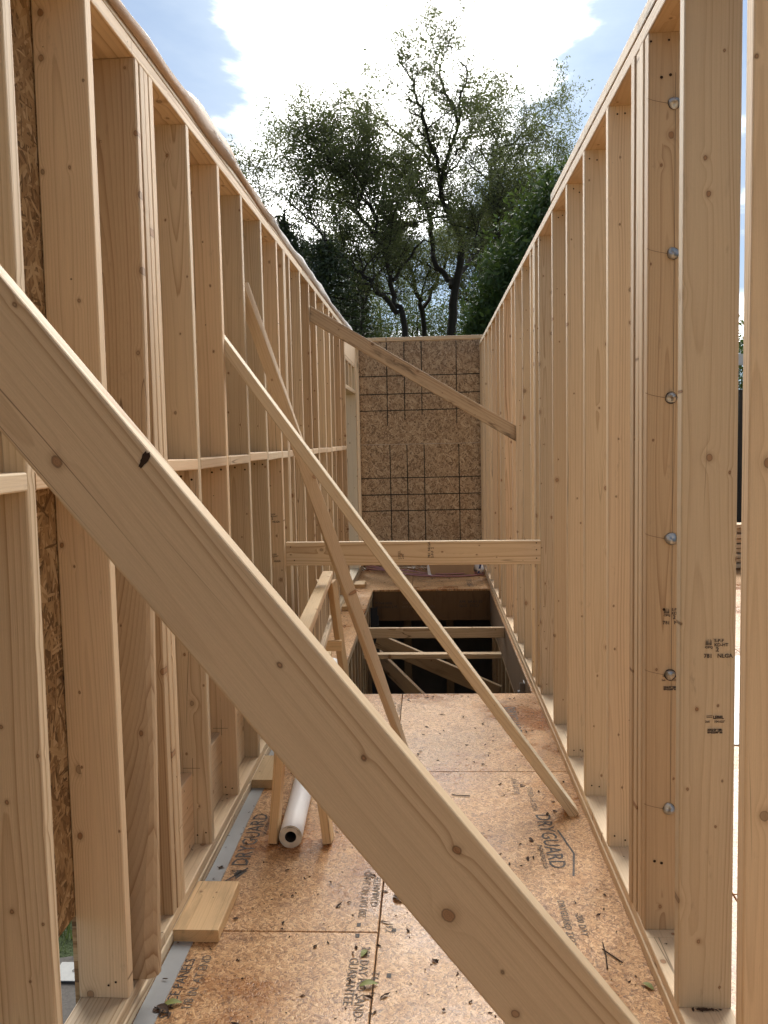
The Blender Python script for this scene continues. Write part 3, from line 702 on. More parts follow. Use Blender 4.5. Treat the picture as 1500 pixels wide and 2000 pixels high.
def nails(par, pts, r=.0042, ax=(0, -1, 0)):
    if r not in _nm:
        vs = [(r*math.cos(k*math.pi/4), -.0006*(k % 2), r*.95*math.sin(k*math.pi/4)) for k in range(8)]+[(0, .0004, 0)]
        _nm[r] = mesh('nail_head', vs, [(k+1 if k < 7 else 0, k, 8) for k in range(8)], BARK_D)
    R_ = Vector((0, -1, 0)).rotation_difference(Vector(ax)).to_matrix().to_4x4()
    for p in pts:
        o = bpy.data.objects.new('nail_head', _nm[r]); link(o, par); M = R_.copy(); M.translation = Vector(p); o.matrix_basis = PW(par).inverted() @ M
nails(b5, [(.615, 5.1195, z) for z in (.985, .945, .895)]+[(-.82, 5.1195, .98), (-.80, 5.1195, .90)])
nq = random.Random(8)
def row(st, y, xs, z, r=.0046): nails(st, [(x+nq.uniform(-.004, .004), y-.0012, z+nq.uniform(-.012, .012)) for x in xs], r)
row(s2, 2.640, (.672, .694, .752), .285); row(s2, 2.640, (.674, .702), 2.615); row(s2, 2.640, (.694, .745), 1.075)
for z in (2.50, 1.76, 1.10): row(lst[2.700], 2.700-.047, (-.955, -.915, -.875), z)
for sy in (3.207, 3.671, 4.126, 4.602): row(lst[sy], sy-.001, (-.915, -.870), 1.475)
for sy in (1.820, 2.276): row(lst[sy], sy-.001, (-.955, -.90), 1.49)
for sy in (4.602, 5.287): row(lst[sy], sy-.001, (-.905, -.88, -.90), 2.30)
for sy in (3.195, 3.665, 4.130): row(rst[sy], sy-.001, (.665, .70, .755), Z0+.035, .0035)
for yy, st in rst.items():
    if 1.7 < yy < 6.1: row(st, yy-.001, [.66+.035*k+nq.uniform(-.01, .01) for k in range(nq.choice((1, 2, 2, 3)))], Z1-.035, .0035)
for yy, st in lst.items():
    if 1.7 < yy < 6.1: row(st, yy-.001, [XL-.03-.035*k+nq.uniform(-.01, .01) for k in range(nq.choice((1, 2, 2)))], nq.choice((Z0+.04, Z1-.04)), .0035)
# ------------------------------------------------------------------ sawhorse
sh = empty('sawhorse', (-.6, 4.5, 0), label='long narrow sawhorse with a joist top standing on the left floor', cat='sawhorse')
A, B = Vector((-.560, 3.45, .735)), Vector((-.6635, 5.62, .735)); ax = (B-A).normalized(); sd = Vector((ax.y, -ax.x, 0))
lumber('top_flange', A, B, .068, .040, sd, SPR_W, sh); lumber('top_board', A+Vector((0, 0, .0205)), B+Vector((0, 0, .0205)), .066, .012, sd, SPR_Y, sh)
lumber('web', A-Vector((0, 0, .142)), B-Vector((0, 0, .142)), .244, .012, (0, 0, 1), OSB_L, sh)
lumber('bottom_flange', A-Vector((0, 0, .284)), B-Vector((0, 0, .284)), .060, .040, sd, SPR_W, sh)
lumber('leg', (-.645, 3.40, .0), (-.592, 3.50, .70), .085, .036, (0, 1, 0), SPR_Y, sh)
lumber('leg', (-.425, 3.40, .0), (-.520, 3.50, .70), .085, .036, (0, 1, 0), SPR_Y, sh)
lumber('leg', (-.565, 5.62, .0), (-.628, 5.52, .71), .085, .038, (.25, 1, 0), SPR_Y, sh)
lumber('leg', (-.775, 5.62, .0), (-.702, 5.52, .71), .085, .038, (-.25, 1, 0), SPR_Y, sh)
for k, yy in enumerate((3.52, 5.50)): lumber('cross_tie', (-.64-.06*k, yy, .30), (-.44-.13*k, yy, .30), .07, .02, (0, 0, 1), SPR_Y, sh)

# ------------------------------------------------------------------ roll of wrap on the floor
rr = empty('wrap_roll', (-.58, 3.34, 0), label='white roll of wrap lying on the floor under the sawhorse', cat='roll')
r0, r1 = Vector((-.567, 3.335, .046)), Vector((-.690, 6.02, .046))
vs, fs = tube([r0.lerp(r1, k/8) for k in range(9)], [.0455]*9, 24, False); world_mesh('sleeve', vs, fs, WHITE_W, rr, smooth=True)
dr = (r1-r0).normalized()
def annulus(name, c, ra, rb, off, mt, spiral=False):
    u = dr.orthogonal().normalized(); v_ = dr.cross(u); c = c-dr*off; n = 28
    vs = [c+(u*math.cos(2*math.pi*k/n)+v_*math.sin(2*math.pi*k/n))*r_+dr*(-.0025*math.sin(k*1.1)*(r_ == rb)) for r_ in (ra, rb) for k in range(n)]
    world_mesh(name, vs, [(k, (k+1) % n, n+(k+1) % n, n+k) for k in range(n)], mt, rr)
annulus('roll_layers', r0, .0225, .0380, .002, ROLL_END); annulus('roll_layers', r0, .0385, .0455, .0, ROLL_END)
annulus('roll_layers', r1, .0225, .0455, 0, ROLL_END)
vs, fs = tube([r0-dr*.001, r0+dr*.25], [.0225, .0225], 20, False); world_mesh('core', vs, fs, CORE, rr, smooth=True)
vs, fs = tube([r0+dr*.24, r0+dr*.25], [.0224, .0224], 20, True); world_mesh('core_plug', vs, fs, CORE, rr)

# ------------------------------------------------------------------ blocks along the left plate, seam strip, small hardware
SB = 'scrap blocks along the left wall plate'
for (x0, x1, y0, y1, lab) in ((-.846, -.697, 2.676, 2.990, 'nearest yellowish scrap block against the left wall plate'), (-.842, -.738, 3.93, 4.245, 'scrap block by the left wall behind the near sawhorse leg'),
                              (-.842, -.745, 6.15, 6.42, 'scrap block on the walkway behind the sawhorse far leg'), (-.842, -.745, 8.18, 8.42, 'scrap block on the walkway beside the stair opening'), (-.842, -.718, 9.45, 9.70, 'farthest scrap block beyond the corner of the stair opening')):
    lumber('scrap_block', ((x0+x1)/2, y0, .0215), ((x0+x1)/2, y1, .0215), x1-x0, .041, (1, 0, 0), SPR_Y, label=lab, cat='wood block', group=SB)
st = random.Random(9); n = 60; vs = []
for i in range(n+1):
    y = -1.2+(HY0+1.2)*i/n; vs += [(XL+.006, y, .0035), (-.783+.003*math.sin(y*3.)+(.0 if y < 3.2 else -.0), y, .0035+.0012*math.sin(y*9)), (-.783+.003*math.sin(y*3.), y, .0012)]
fs = [(3*i+k, 3*i+k+1, 3*i+4+k, 3*i+3+k) for i in range(n) for k in (0, 1)]
world_mesh('flashing_strip', vs, fs, ZINC, label='grey metal flashing strip on the floor along the left plate', cat='flashing')
mp = empty('metal_plate', (-1.53, 3.46, GZ), label='small galvanized plate lying outside on the gravel at lower left', cat='plate')
box('plate', (-1.60, 3.40, GZ+.012), (-1.44, 3.53, GZ+.018), plain('dull_zinc', (.27, .28, .285), .6, .0, var=.2, scale=40), mp)
vs = [(-1.52+.012*math.cos(k*math.pi/5), 3.47+.012*math.sin(k*math.pi/5), GZ+.0195) for k in range(10)]; world_mesh('hole', vs, [tuple(range(10))], BLK_INK, mp)

# ------------------------------------------------------------------ prints on the floor
Fz = .0012
pc, pe, pb = panels['c'], panels['e'], panels['b']
text('DRYGUARD', 'printed_lettering', pc, (-.712, 3.185, Fz), (0, 1, 0), (-1, 0, 0), .088, BLK_INK, .0008, xs=.98)
text('ENGINEERED OSB', 'printed_lettering', pc, (-.690, 3.44, Fz), (0, 1, 0), (-1, 0, 0), .024, BLK_INK)
world_mesh('printed_emblem', [(-.762, 3.155, Fz), (-.700, 3.150, Fz), (-.731, 3.085, Fz)], [(0, 2, 1)], BLK_INK, pc)
world_mesh('printed_emblem', [(-.776, 3.05, Fz), (-.700, 3.165, Fz), (-.706, 3.172, Fz), (-.776, 3.062, Fz)], [(0, 1, 2, 3)], BLK_INK, pc)
text('GP', 'printed_lettering', pc, (-.742, 3.125, Fz+.0006), (0, 1, 0), (-1, 0, 0), .034, OSB_F, .0006)
text('DRYGUARD', 'printed_lettering', pe, (.428, 3.655, Fz), (0, -1, 0), (1, 0, 0), .088, BLK_INK, .0006)
text('ENGINEERED OSB', 'printed_lettering', pe, (.402, 3.37, Fz), (0, -1, 0), (1, 0, 0), .024, BLK_INK)
def stroke(par, pts, wdt):
    for (xa, ya), (xb, yb) in zip(pts, pts[1:]):
        L = math.hypot(xb-xa, yb-ya); ux, uy = -(yb-ya)/L*wdt/2, (xb-xa)/L*wdt/2
        world_mesh('printed_line', [(xa-ux, ya-uy, Fz), (xb-ux, yb-uy, Fz), (xb+ux, yb+uy, Fz), (xa+ux, ya+uy, Fz)], [(0, 1, 2, 3)], BLK_INK, par)
stroke(pe, [(.500, 3.50), (.532, 3.30), (.502, 3.12)], .008)
text('DRYGUARD', 'printed_lettering', panels['f'], (.425, 5.16, Fz), (0, -1, 0), (1, 0, 0), .088, BLK_INK, .0006)
for (px_, py_, p_, dirn) in ((-.235, 2.83, pc, 1), (-.222, 4.95, pc, 1)):
    text('200 DAY NO SAND-', 'printed_lettering', p_, (px_, py_, Fz), (0, 1, 0), (-1, 0, 0), .040, FADE_INK, .0002, xs=.92)
    text('GUARANTEE', 'printed_lettering', p_, (px_+.036, py_+.07, Fz), (0, 1, 0), (-1, 0, 0), .036, FADE_INK, .0002)
text('GUARANTEE', 'printed_lettering', pb, (-.268, 2.60, Fz), (0, -1, 0), (1, 0, 0), .040, FADE_INK, .0003)
text('200 DAY NO SAND-', 'printed_lettering', pb, (-.235, 2.66, Fz), (0, -1, 0), (1, 0, 0), .040, FADE_INK, .0003)
text('SPACE PANELS', 'printed_lettering', pb, (-.748, 2.30, Fz), (0, 1, 0), (-1, 0, 0), .044, BLK_INK, .0002)
text('1/8 IN. AT END', 'printed_lettering', pb, (-.700, 2.34, Fz), (0, 1, 0), (-1, 0, 0), .040, FADE_INK, .0002)
text('19.2', 'printed_lettering', pe, (-.165, 2.80, Fz), (0, -1, 0), (1, 0, 0), .034, BLK_INK); text('19.2', 'printed_lettering', panels['e'], (-.172, 2.47, Fz), (0, 1, 0), (-1, 0, 0), .034, BLK_INK)
for px_, py_ in ((-.145, 2.745), (-.150, 2.50), (-.262, 2.775), (-.262, 2.71)):
    world_mesh('printed_mark', [(px_, py_, Fz), (px_+.014, py_, Fz), (px_+.014, py_+.022, Fz), (px_, py_+.022, Fz)], [(0, 1, 2, 3)], BLK_INK, pe if px_ > JX else (pc if py_ > 2.744 else pb))
text('DRYGUARD 23/32', 'printed_lettering', pe, (.418, 2.95, Fz), (0, -1, 0), (1, 0, 0), .034, FADE_INK, .0004); text('200 DAY', 'printed_lettering', pe, (.465, 2.86, Fz), (0, -1, 0), (1, 0, 0), .034, FADE_INK, .0003)
text('APA RATED', 'printed_lettering', pe, (.36, 4.05, Fz), (0, -1, 0), (1, 0, 0), .036, FADE_INK); text('STURD-I-FLOOR', 'printed_lettering', pe, (.42, 3.95, Fz), (0, -1, 0), (1, 0, 0), .036, FADE_INK)
text('200 DAY NO SAND-', 'printed_lettering', panels['i'], (-.235, 9.42, Fz), (0, 1, 0), (-1, 0, 0), .05, FADE_INK)
text('DRYGUARD', 'printed_lettering', panels['j'], (.40, 9.95, Fz), (0, -1, 0), (1, 0, 0), .09, FADE_INK)
for yy, x0_, x1_ in ((9.55, -.16, .55), (9.85, -.18, .55)): stroke(panels['j'], [(x0_, yy), (x1_, yy+.01)], .006)

# ------------------------------------------------------------------ far floor: tubing, carton, bag
tb = empty('plastic_tubing', (0, 10.3, 0), label='thin pinkish plastic tubing curving across the far floor', cat='tubing')
for k in range(3):
    pts = []
    for i in range(25):
        f = i/24; x = -.80+1.42*f; y = 10.83-1.05*math.sin(min(1, f*1.04)*math.pi*.62)**1.0*(.72+.0*k)+.36*max(0, f-.6)**1.2
        pts.append((x, y+.022*k+.05*(1-f)*k, .012+.018*(k == 2)+.02*math.sin(f*7+k)**2*(1-f)))
    vs, fs = tube(pts, [.0085]*25, 6); world_mesh('tube', vs, fs, PEX, tb, smooth=True)
ct = empty('carton', (.24, 10.3, 0), label='open brown cardboard carton on the far floor by the end wall', cat='box')
cx0, cx1, cy0, cy1, ch = -.02, .50, 10.20, 10.62, .17
for nm, lo_, h_ in (('side', (cx0, cy0, .003), (cx1, cy0+.005, ch)), ('side', (cx0, cy1, .003), (cx1, cy1+.005, ch)), ('side', (cx0, cy0+.005, .003), (cx0+.005, cy1, ch)), ('side', (cx1-.005, cy0+.005, .003), (cx1, cy1, ch)), ('base', (cx0+.005, cy0+.005, .003), (cx1-.005, cy1, .008))):
    box(nm, lo_, h_, CARD, ct)
world_mesh('flap', [(cx0, cy0, .15), (cx0-.022, cy0-.02, .13), (cx0-.012, cy0-.035, .03), (cx0+.11, cy0-.045, .006), (cx0+.025, cy0-.004, .03)], [(0, 1, 2, 4), (2, 3, 4)], WHITE_W, ct)
bg_ = empty('plastic_bag', (.57, 10.35, 0), label='crumpled white bag with blue print beside the carton', cat='bag')
vs, fs = [], []; q = random.Random(21)
for j in range(9):
    f = j/8; r_ = .075*math.sin(math.pi*min(.97, f*.86+.16))
    for k in range(14):
        a = 2*math.pi*k/14; s_ = 1+q.uniform(-.16, .16); vs.append((.565+r_*s_*math.cos(a)*.8, 10.33+r_*s_*math.sin(a)*1.3, .002+.175*f))
fs = [(j*14+k, j*14+(k+1) % 14, (j+1)*14+(k+1) % 14, (j+1)*14+k) for j in range(8) for k in range(14)]+[tuple(8*14+k for k in range(14))]
world_mesh('bag', vs, fs, BAGM, bg_, smooth=True)
world_mesh('blue_print', [(.545, 10.225, .03), (.565, 10.222, .03), (.60, 10.235, .15), (.575, 10.232, .15)], [(0, 1, 2, 3)], BLUEP, bg_)

# ------------------------------------------------------------------ litter on the floor and plates
def litter():
    q = random.Random(31); vs, fs = [], []
    def bit(x, y, z, s):
        k = len(vs); a = q.uniform(0, 6.28); c, s_ = math.cos(a), math.sin(a); L = s*q.uniform(.6, 1.9); W = s*q.uniform(.25, .8)
        P = [(-L, -W*.4, 0), (-L*.3, -W, s*q.uniform(.1, .8)), (L*.4, -W*.7, s*q.uniform(0, .5)), (L, 0, s*q.uniform(.1, .9)), (L*.2, W, s*q.uniform(0, .6)), (-L*.6, W*.6, s*q.uniform(.1, .5)), (0, 0, s*q.uniform(.2, .7))]
        for px_, py_, pz in P: vs.append((x+px_*c-py_*s_, y+px_*s_+py_*c, z+pz+.001))
        for i in range(6): fs.append((k+i, k+(i+1) % 6, k+6))
    for _ in range(900):
        y = q.uniform(1.9, 5.4) if q.random() < .85 else q.uniform(9.4, 10.9); x = q.uniform(-.76, .60)
        bit(x, y, 0, q.choice((.002, .003, .003, .004, .004, .005, .006, .008, .011)))
    for _ in range(70):
        y = q.uniform(2, 9.3); bit(XL+q.uniform(.01, .06), y, .004, q.choice((.004, .006, .009)))
    for _ in range(60): bit(q.uniform(XL-.12, XL-.02), q.uniform(2.3, 7), Z0, q.choice((.004, .006, .008)))
    for _ in range(30): bit(q.uniform(XR+.02, XR+.12), q.uniform(2.1, 6), Z0, q.choice((.003, .004)))
    for _ in range(16): bit(q.gauss(.715, .02), 2.255, Z0, .007)
    for _ in range(40): bit(q.uniform(-.95, -.63), q.uniform(5.5, 9.3), 0, q.choice((.005, .008, .012)))
    return world_mesh('leaf_litter', vs, fs, LITTER, kind='stuff', label='dark dry bud scales and leaf bits scattered over the floor', cat='litter')
litter()
def leaf(x, y, z, L, a, mt, lab, nm='fallen_leaf'):
    vs = []; q = random.Random(int(x*1000+y*10)); c, s_ = math.cos(a), math.sin(a)
    for i in range(6):
        f = i/5; hw_ = L*.24*math.sin(math.pi*(.08+.88*f)); zz_ = z+.003+L*.10*math.sin(f*3.1)
        for sg in (-1, 0, 1): px_, py_ = L*(f-.5), sg*hw_; vs.append((x+px_*c-py_*s_, y+px_*s_+py_*c, zz_+abs(sg)*hw_*.35))
    fs = [(3*i+k, 3*i+k+1, 3*i+4+k, 3*i+3+k) for i in range(5) for k in (0, 1)]
    world_mesh(nm, vs, fs, mt, smooth=True, label=lab, cat='leaf', group='fallen leaves on the floor')
leaf(-.755, 2.36, 0, .055, .3, LEAFG, 'green leaf on the floor beside the flashing strip, bottom left'); leaf(-.775, 2.335, .003, .05, -.6, LITTER, 'dark curled leaf under the green leaf at the flashing strip')
leaf(-.225, 2.62, 0, .040, 1.2, LEAFG, 'small yellow-green leaf on the printed guarantee lettering'); leaf(-.20, 2.46, 0, .055, .2, LEAFG, 'longer yellow-green leaf lying across the centre floor joint')
leaf(.610, 2.47, 0, .04, 2.2, LEAFG, 'yellow-green leaf by the right wall plate near the front'); leaf(.52, 2.28, 0, .04, .7, LEAFG, 'leaf at the bottom right beside the foreground board')
leaf(-.13, 2.95, 0, .06, -.9, LITTER, 'dark leaf partly hidden by the foreground board'); leaf(-.02, 2.25, 0, .035, 1.0, LEAFG, 'small light leaf low in the middle of the floor')
def twig(pts, lab):
    vs, fs = tube([(a, b, .004) for a, b in pts], [.0022]*len(pts), 5); world_mesh('twig', vs, fs, BARK_D, label=lab, cat='twig', group='twigs on the floor')
twig([(.523, 2.690), (.519, 2.62), (.510, 2.555)], 'thin straight dark twig by the foreground board at right'); twig([(.515, 2.655), (.562, 2.585)], 'short dark twig crossing near the straight twig at right')
twig([(.08, 3.86), (.10, 3.845), (.16, 3.84)], 'small twig on the bright floor beyond the foreground board')

# ------------------------------------------------------------------ outside, right: deck goods, fence, hedge
q = random.Random(14)
PL = ['bottom', 'second lowest', 'third lowest', 'fourth lowest', 'middle', 'fourth highest', 'third highest', 'second highest', 'top']
for k in range(9):
    zc = .045+.058*k; yy = 10.55+q.uniform(-.06, .06)
    lumber('deck_lumber', (2.9+q.uniform(-.1, .1), yy, zc), (4.75, yy+.15, zc), .24, .045, (0, 1, 0), SPR_P,
           label=PL[k]+' board of the pale lumber pile on the deck beyond the right wall', cat='board', group='lumber pile on the deck')
sheet = [(1.42, 4.5, .006), (2.35, 4.45, .004), (2.6, 5.9, .012), (2.45, 6.35, .008), (1.75, 6.3, .006)]  # white patch laid on the deck to stand for sun glare
world_mesh('glare_sheet', sheet, [(0, 1, 2, 3, 4)], WHITE_W, label='flat white sheet added on the deck for sun glare, seen between the near right studs', cat='sheet')
fe = empty('board_fence', (7, 15.5, GZ), label='dark board fence behind the lumber pile, seen through the right gap', cat='fence')
for k in range(40):
    x = 3.2+.152*k; box('fence_board', (x, 15.5+.006*(k % 2), GZ), (x+.146, 15.522+.006*(k % 2), 2.34+q.uniform(-.01, .01)), FENCE, fe)
wr = empty('white_rail', (6, 14.2, GZ), label='white painted rail on posts in front of the dark fence', cat='railing')
for x in (3.6, 6.2, 8.6): box('post', (x, 14.22, GZ), (x+.09, 14.31, 2.66), WHITE_W, wr)
box('rail', (3.4, 14.2, 2.66), (8.9, 14.33, 2.83), WHITE_W, wr)

# ------------------------------------------------------------------ trees
def at(x, y, Y):
    """where the line of sight through a photo pixel meets the plane at distance Y"""
    r = FW+RT*((x-750)/FPX)-UP*((y-1000)/FPX); return CAM+r*(Y/r.y)
class Tree:
    def __init__(s, seed): s.q = random.Random(seed); s.v = []; s.f = []; s.tips = []; s.np = np.random.default_rng(seed)
    def add(s, pts, radii, sides=6):
        vs, fs = tube(pts, radii, sides); k = len(s.v); s.v += vs; s.f += [tuple(i+k for i in f) for f in fs]
    def smooth(s, pts, n=5, j=.0):
        P = [Vector(p) for p in pts]; out = []
        for i in range(len(P)-1):
            a, b, c, d_ = P[max(i-1, 0)], P[i], P[i+1], P[min(i+2, len(P)-1)]
            for k in range(n):
                t = k/n; out.append(.5*((2*b)+(c-a)*t+(2*a-5*b+4*c-d_)*t*t+(3*b-a-3*c+d_)*t**3)+Vector([s.q.uniform(-j, j) for _ in range(3)]))
        return out+[P[-1]]
    def limb(s, pts, r0, r1, kids=1.0, klen=2.2, levels=3, sides=7, j=.04, start=.25):
        P = s.smooth(pts, 5, j); n = len(P); rad = [r0+(r1-r0)*(i/(n-1))**.8 for i in range(n)]; s.add(P, rad, sides)
        s.spawn(P, rad, kids, klen, levels, start)
    def spawn(s, P, rad, kids, klen, levels, start=.2):
        q = s.q; n = len(P)
        for i in range(max(1, int(n*start)), n):
            seg = (P[i]-P[i-1]).length if i else 0
            cnt = kids*seg*(1.0 if levels > 1 else 1.5); cnt = int(cnt)+(q.random() < cnt % 1)
            for _ in range(cnt):
                t = (P[i]-P[i-1]).normalized(); rv = Vector((q.gauss(0, 1), q.gauss(0, 1), q.gauss(0, 1))); rv = (rv-t*rv.dot(t)).normalized()
                dv = (t*q.uniform(.25, .8)+rv*q.uniform(.6, 1.0)+Vector((0, 0, q.uniform(-.05, .45)))).normalized()
                L = klen*q.uniform(.45, 1.15); m_ = 5; pts = [P[i]]
                for k in range(m_): dv = (dv+Vector((q.gauss(0, .20), q.gauss(0, .20), q.gauss(.05, .18)))).normalized(); pts.append(pts[-1]+dv*(L/m_))
                ra = min(rad[i]*.6, .014+.021*L); rr_ = [ra*(1-.8*k/m_) for k in range(m_+1)]
                s.add(pts, rr_, 4 if levels > 1 else 3)
                if levels > 1: s.spawn(pts, rr_, kids*1.5, klen*.48, levels-1, .2)
                if levels <= 2: s.tips += pts[2:] if levels == 1 else pts[3:]
        if levels <= 2: pass
        s.tips.append(P[-1])
    def leaves(s, per, spread, size, droop=0., keep=None):
        T = np.array([tuple(t) for t in s.tips]); g = s.np
        C = np.repeat(T, per, 0)+g.normal(0, spread, (len(T)*per, 3))*np.array([1, 1, .8])
        if droop: C[:, 2] -= np.abs(g.normal(0, droop, len(C)))
        return quads(C, g, size)
def quads(C, g, size, flat=0.):
    n = len(C); a = g.normal(0, 1, (n, 3)); a /= np.linalg.norm(a, axis=1)[:, None]
    b = g.normal(0, 1, (n, 3)); b -= a*(a*b).sum(1)[:, None]; b /= np.linalg.norm(b, axis=1)[:, None]
    L = size*g.uniform(.6, 1.4, (n, 1)); W = L*g.uniform(.4, .7, (n, 1))
    V = np.stack([C-a*L, C+b*W*.6, C+a*L, C-b*W*.6], 1).reshape(-1, 3)
    return V
def qmesh(name, V, mt, parent=None, **kw):
    n = len(V)//4; me = bpy.data.meshes.new(name); me.vertices.add(4*n); me.vertices.foreach_set('co', V.astype(np.float32).ravel())
    me.loops.add(4*n); me.loops.foreach_set('vertex_index', np.arange(4*n, dtype=np.int32))
    me.polygons.add(n); me.polygons.foreach_set('loop_start', np.arange(0, 4*n, 4, dtype=np.int32)); me.polygons.foreach_set('loop_total', np.full(n, 4, np.int32))
    me.materials.append(mt); me.update(calc_edges=True); me.validate()
    return link(bpy.data.objects.new(name, me), parent, **kw)
def px(Y, *pts, dep=0.): return [at(a, b, Y+(c[0] if (c := p[2:]) else 0)) for p in pts for a, b in [p[:2]]]
def finish(t, lab, cat, base, leafs, lm, group='trees beyond the end wall', nm='tree'):
    e_ = empty(nm, base, label=lab, cat=cat, group=group)
    world_mesh('trunk', t.v, t.f, BARK, e_)
    o = qmesh('crown', leafs, lm, e_); o.matrix_basis = PW(e_).inverted()
YT = 34.
# tall thin-leaved tree in the middle
t = Tree(11)
t.limb(px(YT, (878, 930), (884, 640), (890, 560), (902, 475), (880, 425), (862, 380), (868, 330), (895, 240), (898, 190)), .21, .035, 3.0, 2.3, 3, 8, .03, .45)
t.limb(px(YT, (885, 560), (850, 505, 1), (835, 425, 1.5), (815, 370, 1.5), (780, 340, 1), (750, 318, 0), (700, 300, -1), (640, 285, -2)), .125, .025, 3.8, 2.2, 3, 8, .10, .3)
t.limb(px(YT, (868, 345), (838, 285, -1), (822, 215, -2), (800, 150, -2), (775, 105, -2)), .09, .015, 3.4, 1.6, 3, 6, .08, .2)
t.limb(px(YT, (895, 240), (868, 170, 1), (850, 110, 1), (842, 66, 1)), .075, .012, 3.6, 1.5, 3, 6, .08, .1)
t.limb(px(YT, (898, 190), (910, 140), (880, 95), (872, 68)), .05, .01, 3.6, 1.3, 3, 5, .08, .1)
t.limb(px(YT, (902, 475), (930, 430, -1), (958, 378, -2), (962, 330, -2), (990, 288, -2), (1035, 258, -2), (1080, 245, -2)), .12, .018, 3.6, 1.8, 3, 7, .08, .35)
t.limb(px(YT, (815, 437, 1), (775, 445, 0), (750, 457, -1), (722, 459, -1)), .12, .04, 2.6, 1.5, 3, 7, .08, .3)
t.limb(px(YT, (892, 540), (925, 500, 2), (960, 455, 3), (1000, 400, 3), (1040, 350, 3)), .10, .02, 3.6, 2.0, 3, 6, .08, .25)
t.limb(px(YT, (862, 380), (845, 320, 2), (790, 270, 3), (745, 235, 3), (715, 200, 3)), .09, .015, 3.2, 1.8, 3, 6, .08, .2)
t.limb(px(YT, (890, 300), (925, 260, 2), (950, 230, 2), (960, 180, 2)), .06, .012, 3.4, 1.4, 3, 5, .08, .2)
V = t.leaves(2, .12, .050)
finish(t, 'tallest sparse tree with twisted dark limbs in the middle of the sky', 'tree', at(878, 930, YT), V, LEAF_S)
# leaning trees left and right of it
t = Tree(23); Y2 = 31.
t.limb(px(Y2, (800, 920), (792, 645), (770, 592), (764, 540), (745, 475), (724, 410), (682, 352), (625, 325), (575, 330)), .13, .02, 3.8, 2.2, 3, 8, .08, .3)
t.limb(px(Y2, (778, 610), (730, 560, -1), (690, 520, -1), (640, 470, -1), (590, 420, -1), (545, 370, -1)), .10, .018, 3.6, 2.1, 3, 6, .08, .2)
t.limb(px(Y2, (745, 475), (700, 420, 1), (650, 385, 2), (620, 300, 2), (600, 275, 2)), .09, .015, 3.2, 1.8, 3, 6, .08, .2)
t.limb(px(Y2, (766, 550), (800, 500, 1), (830, 470, 1), (850, 480, 1)), .08, .015, 2.6, 1.5, 3, 5, .08, .3)
V = t.leaves(2, .13, .054)
finish(t, 'leaning thin-leaved tree spreading left behind the end wall', 'tree', at(800, 920, Y2), V, LEAF_S)
t = Tree(37); Y3 = 30.
t.limb(px(Y3, (990, 930), (985, 620), (980, 500), (964, 415), (975, 350), (1000, 300)), .14, .02, 3.4, 2.0, 3, 7, .08, .4)
t.limb(px(Y3, (982, 560), (1010, 480, 1), (1050, 420, 1), (1085, 370, 1), (1110, 320, 1)), .10, .015, 3.0, 1.8, 3, 6, .08, .2)
t.limb(px(Y3, (985, 600), (945, 540, -1), (930, 480, -1), (935, 420, -1)), .08, .015, 3.0, 1.6, 3, 6, .08, .3)
V = t.leaves(2, .13, .054)
finish(t, 'slender loose-leaved tree standing close to the right wall top', 'tree', at(990, 930, Y3), V, LEAF_S)
t = Tree(41); Y5 = 36.
t.limb(px(Y5, (712, 930), (708, 640), (700, 560), (672, 500), (655, 440), (650, 400)), .12, .018, 3.4, 2.1, 3, 6, .08, .3)
t.limb(px(Y5, (705, 600), (740, 540, 1), (765, 480, 1), (800, 430, 1)), .09, .015, 3.0, 1.7, 3, 5, .08, .2)
V = t.leaves(2, .14, .056)
finish(t, 'thin leafy tree between the leaning trunk and the conifers', 'tree', at(712, 930, Y5), V, LEAF_S)
t = Tree(43); Y6 = 38.
t.limb(px(Y6, (940, 930), (938, 640), (945, 560), (930, 500), (940, 440)), .12, .018, 3.4, 2.1, 3, 6, .08, .3)
t.limb(px(Y6, (940, 620), (900, 560, 1), (840, 520, 1), (800, 500, 1)), .09, .015, 3.0, 1.7, 3, 5, .08, .2)
t.limb(px(Y6, (945, 570), (990, 510, 1), (1020, 450, 1)), .09, .015, 3.0, 1.7, 3, 5, .08, .2)
V = t.leaves(2, .14, .056)
finish(t, 'thin leafy tree behind the right foot of the tallest tree', 'tree', at(940, 930, Y6), V, LEAF_S)
t = Tree(47); Y7 = 40.
t.limb(px(Y7, (830, 930), (826, 640), (815, 570), (790, 500), (770, 430), (740, 370), (720, 330)), .15, .02, 3.2, 2.2, 3, 6, .08, .25)
t.limb(px(Y7, (822, 610), (860, 540, 1), (880, 470, 1), (930, 400, 1), (950, 340, 1)), .11, .015, 3.4, 2.1, 3, 5, .08, .2)
V = t.leaves(2, .14, .056)
finish(t, 'thin far tree filling the gap between the two middle trunks', 'tree', at(830, 930, Y7), V, LEAF_S)
# drooping conifers at left
def conifer(seed, base, top, rad, lab, n=46):
    t = Tree(seed); b, tp = Vector(base), Vector(top); q = t.q; t.add([b, b.lerp(tp, .5), tp], [.30, .18, .02], 7)
    for i in range(n):
        f = .18+.80*i/n; p = b.lerp(tp, f); L = rad*(1-f)**.7*q.uniform(.6, 1.1)+.35
        for k in range(4):
            a = q.uniform(0, 6.28); d_ = Vector((math.cos(a), math.sin(a), -.10)); pts = [p]
            for j in range(6): pts.append(pts[-1]+d_*(L/6)); d_ = (d_+Vector((q.gauss(0, .08), q.gauss(0, .08), -.07+.05*j*.5))).normalized()
            t.add(pts, [.035*(1-.13*j) for j in range(7)], 3); t.tips += pts[1:]
    V = t.leaves(12, .13, .075, droop=.26); finish(t, lab, 'conifer', base, V, LEAF_C, nm='conifer_tree')
def P3(x, y, Y): return at(x, y, Y)
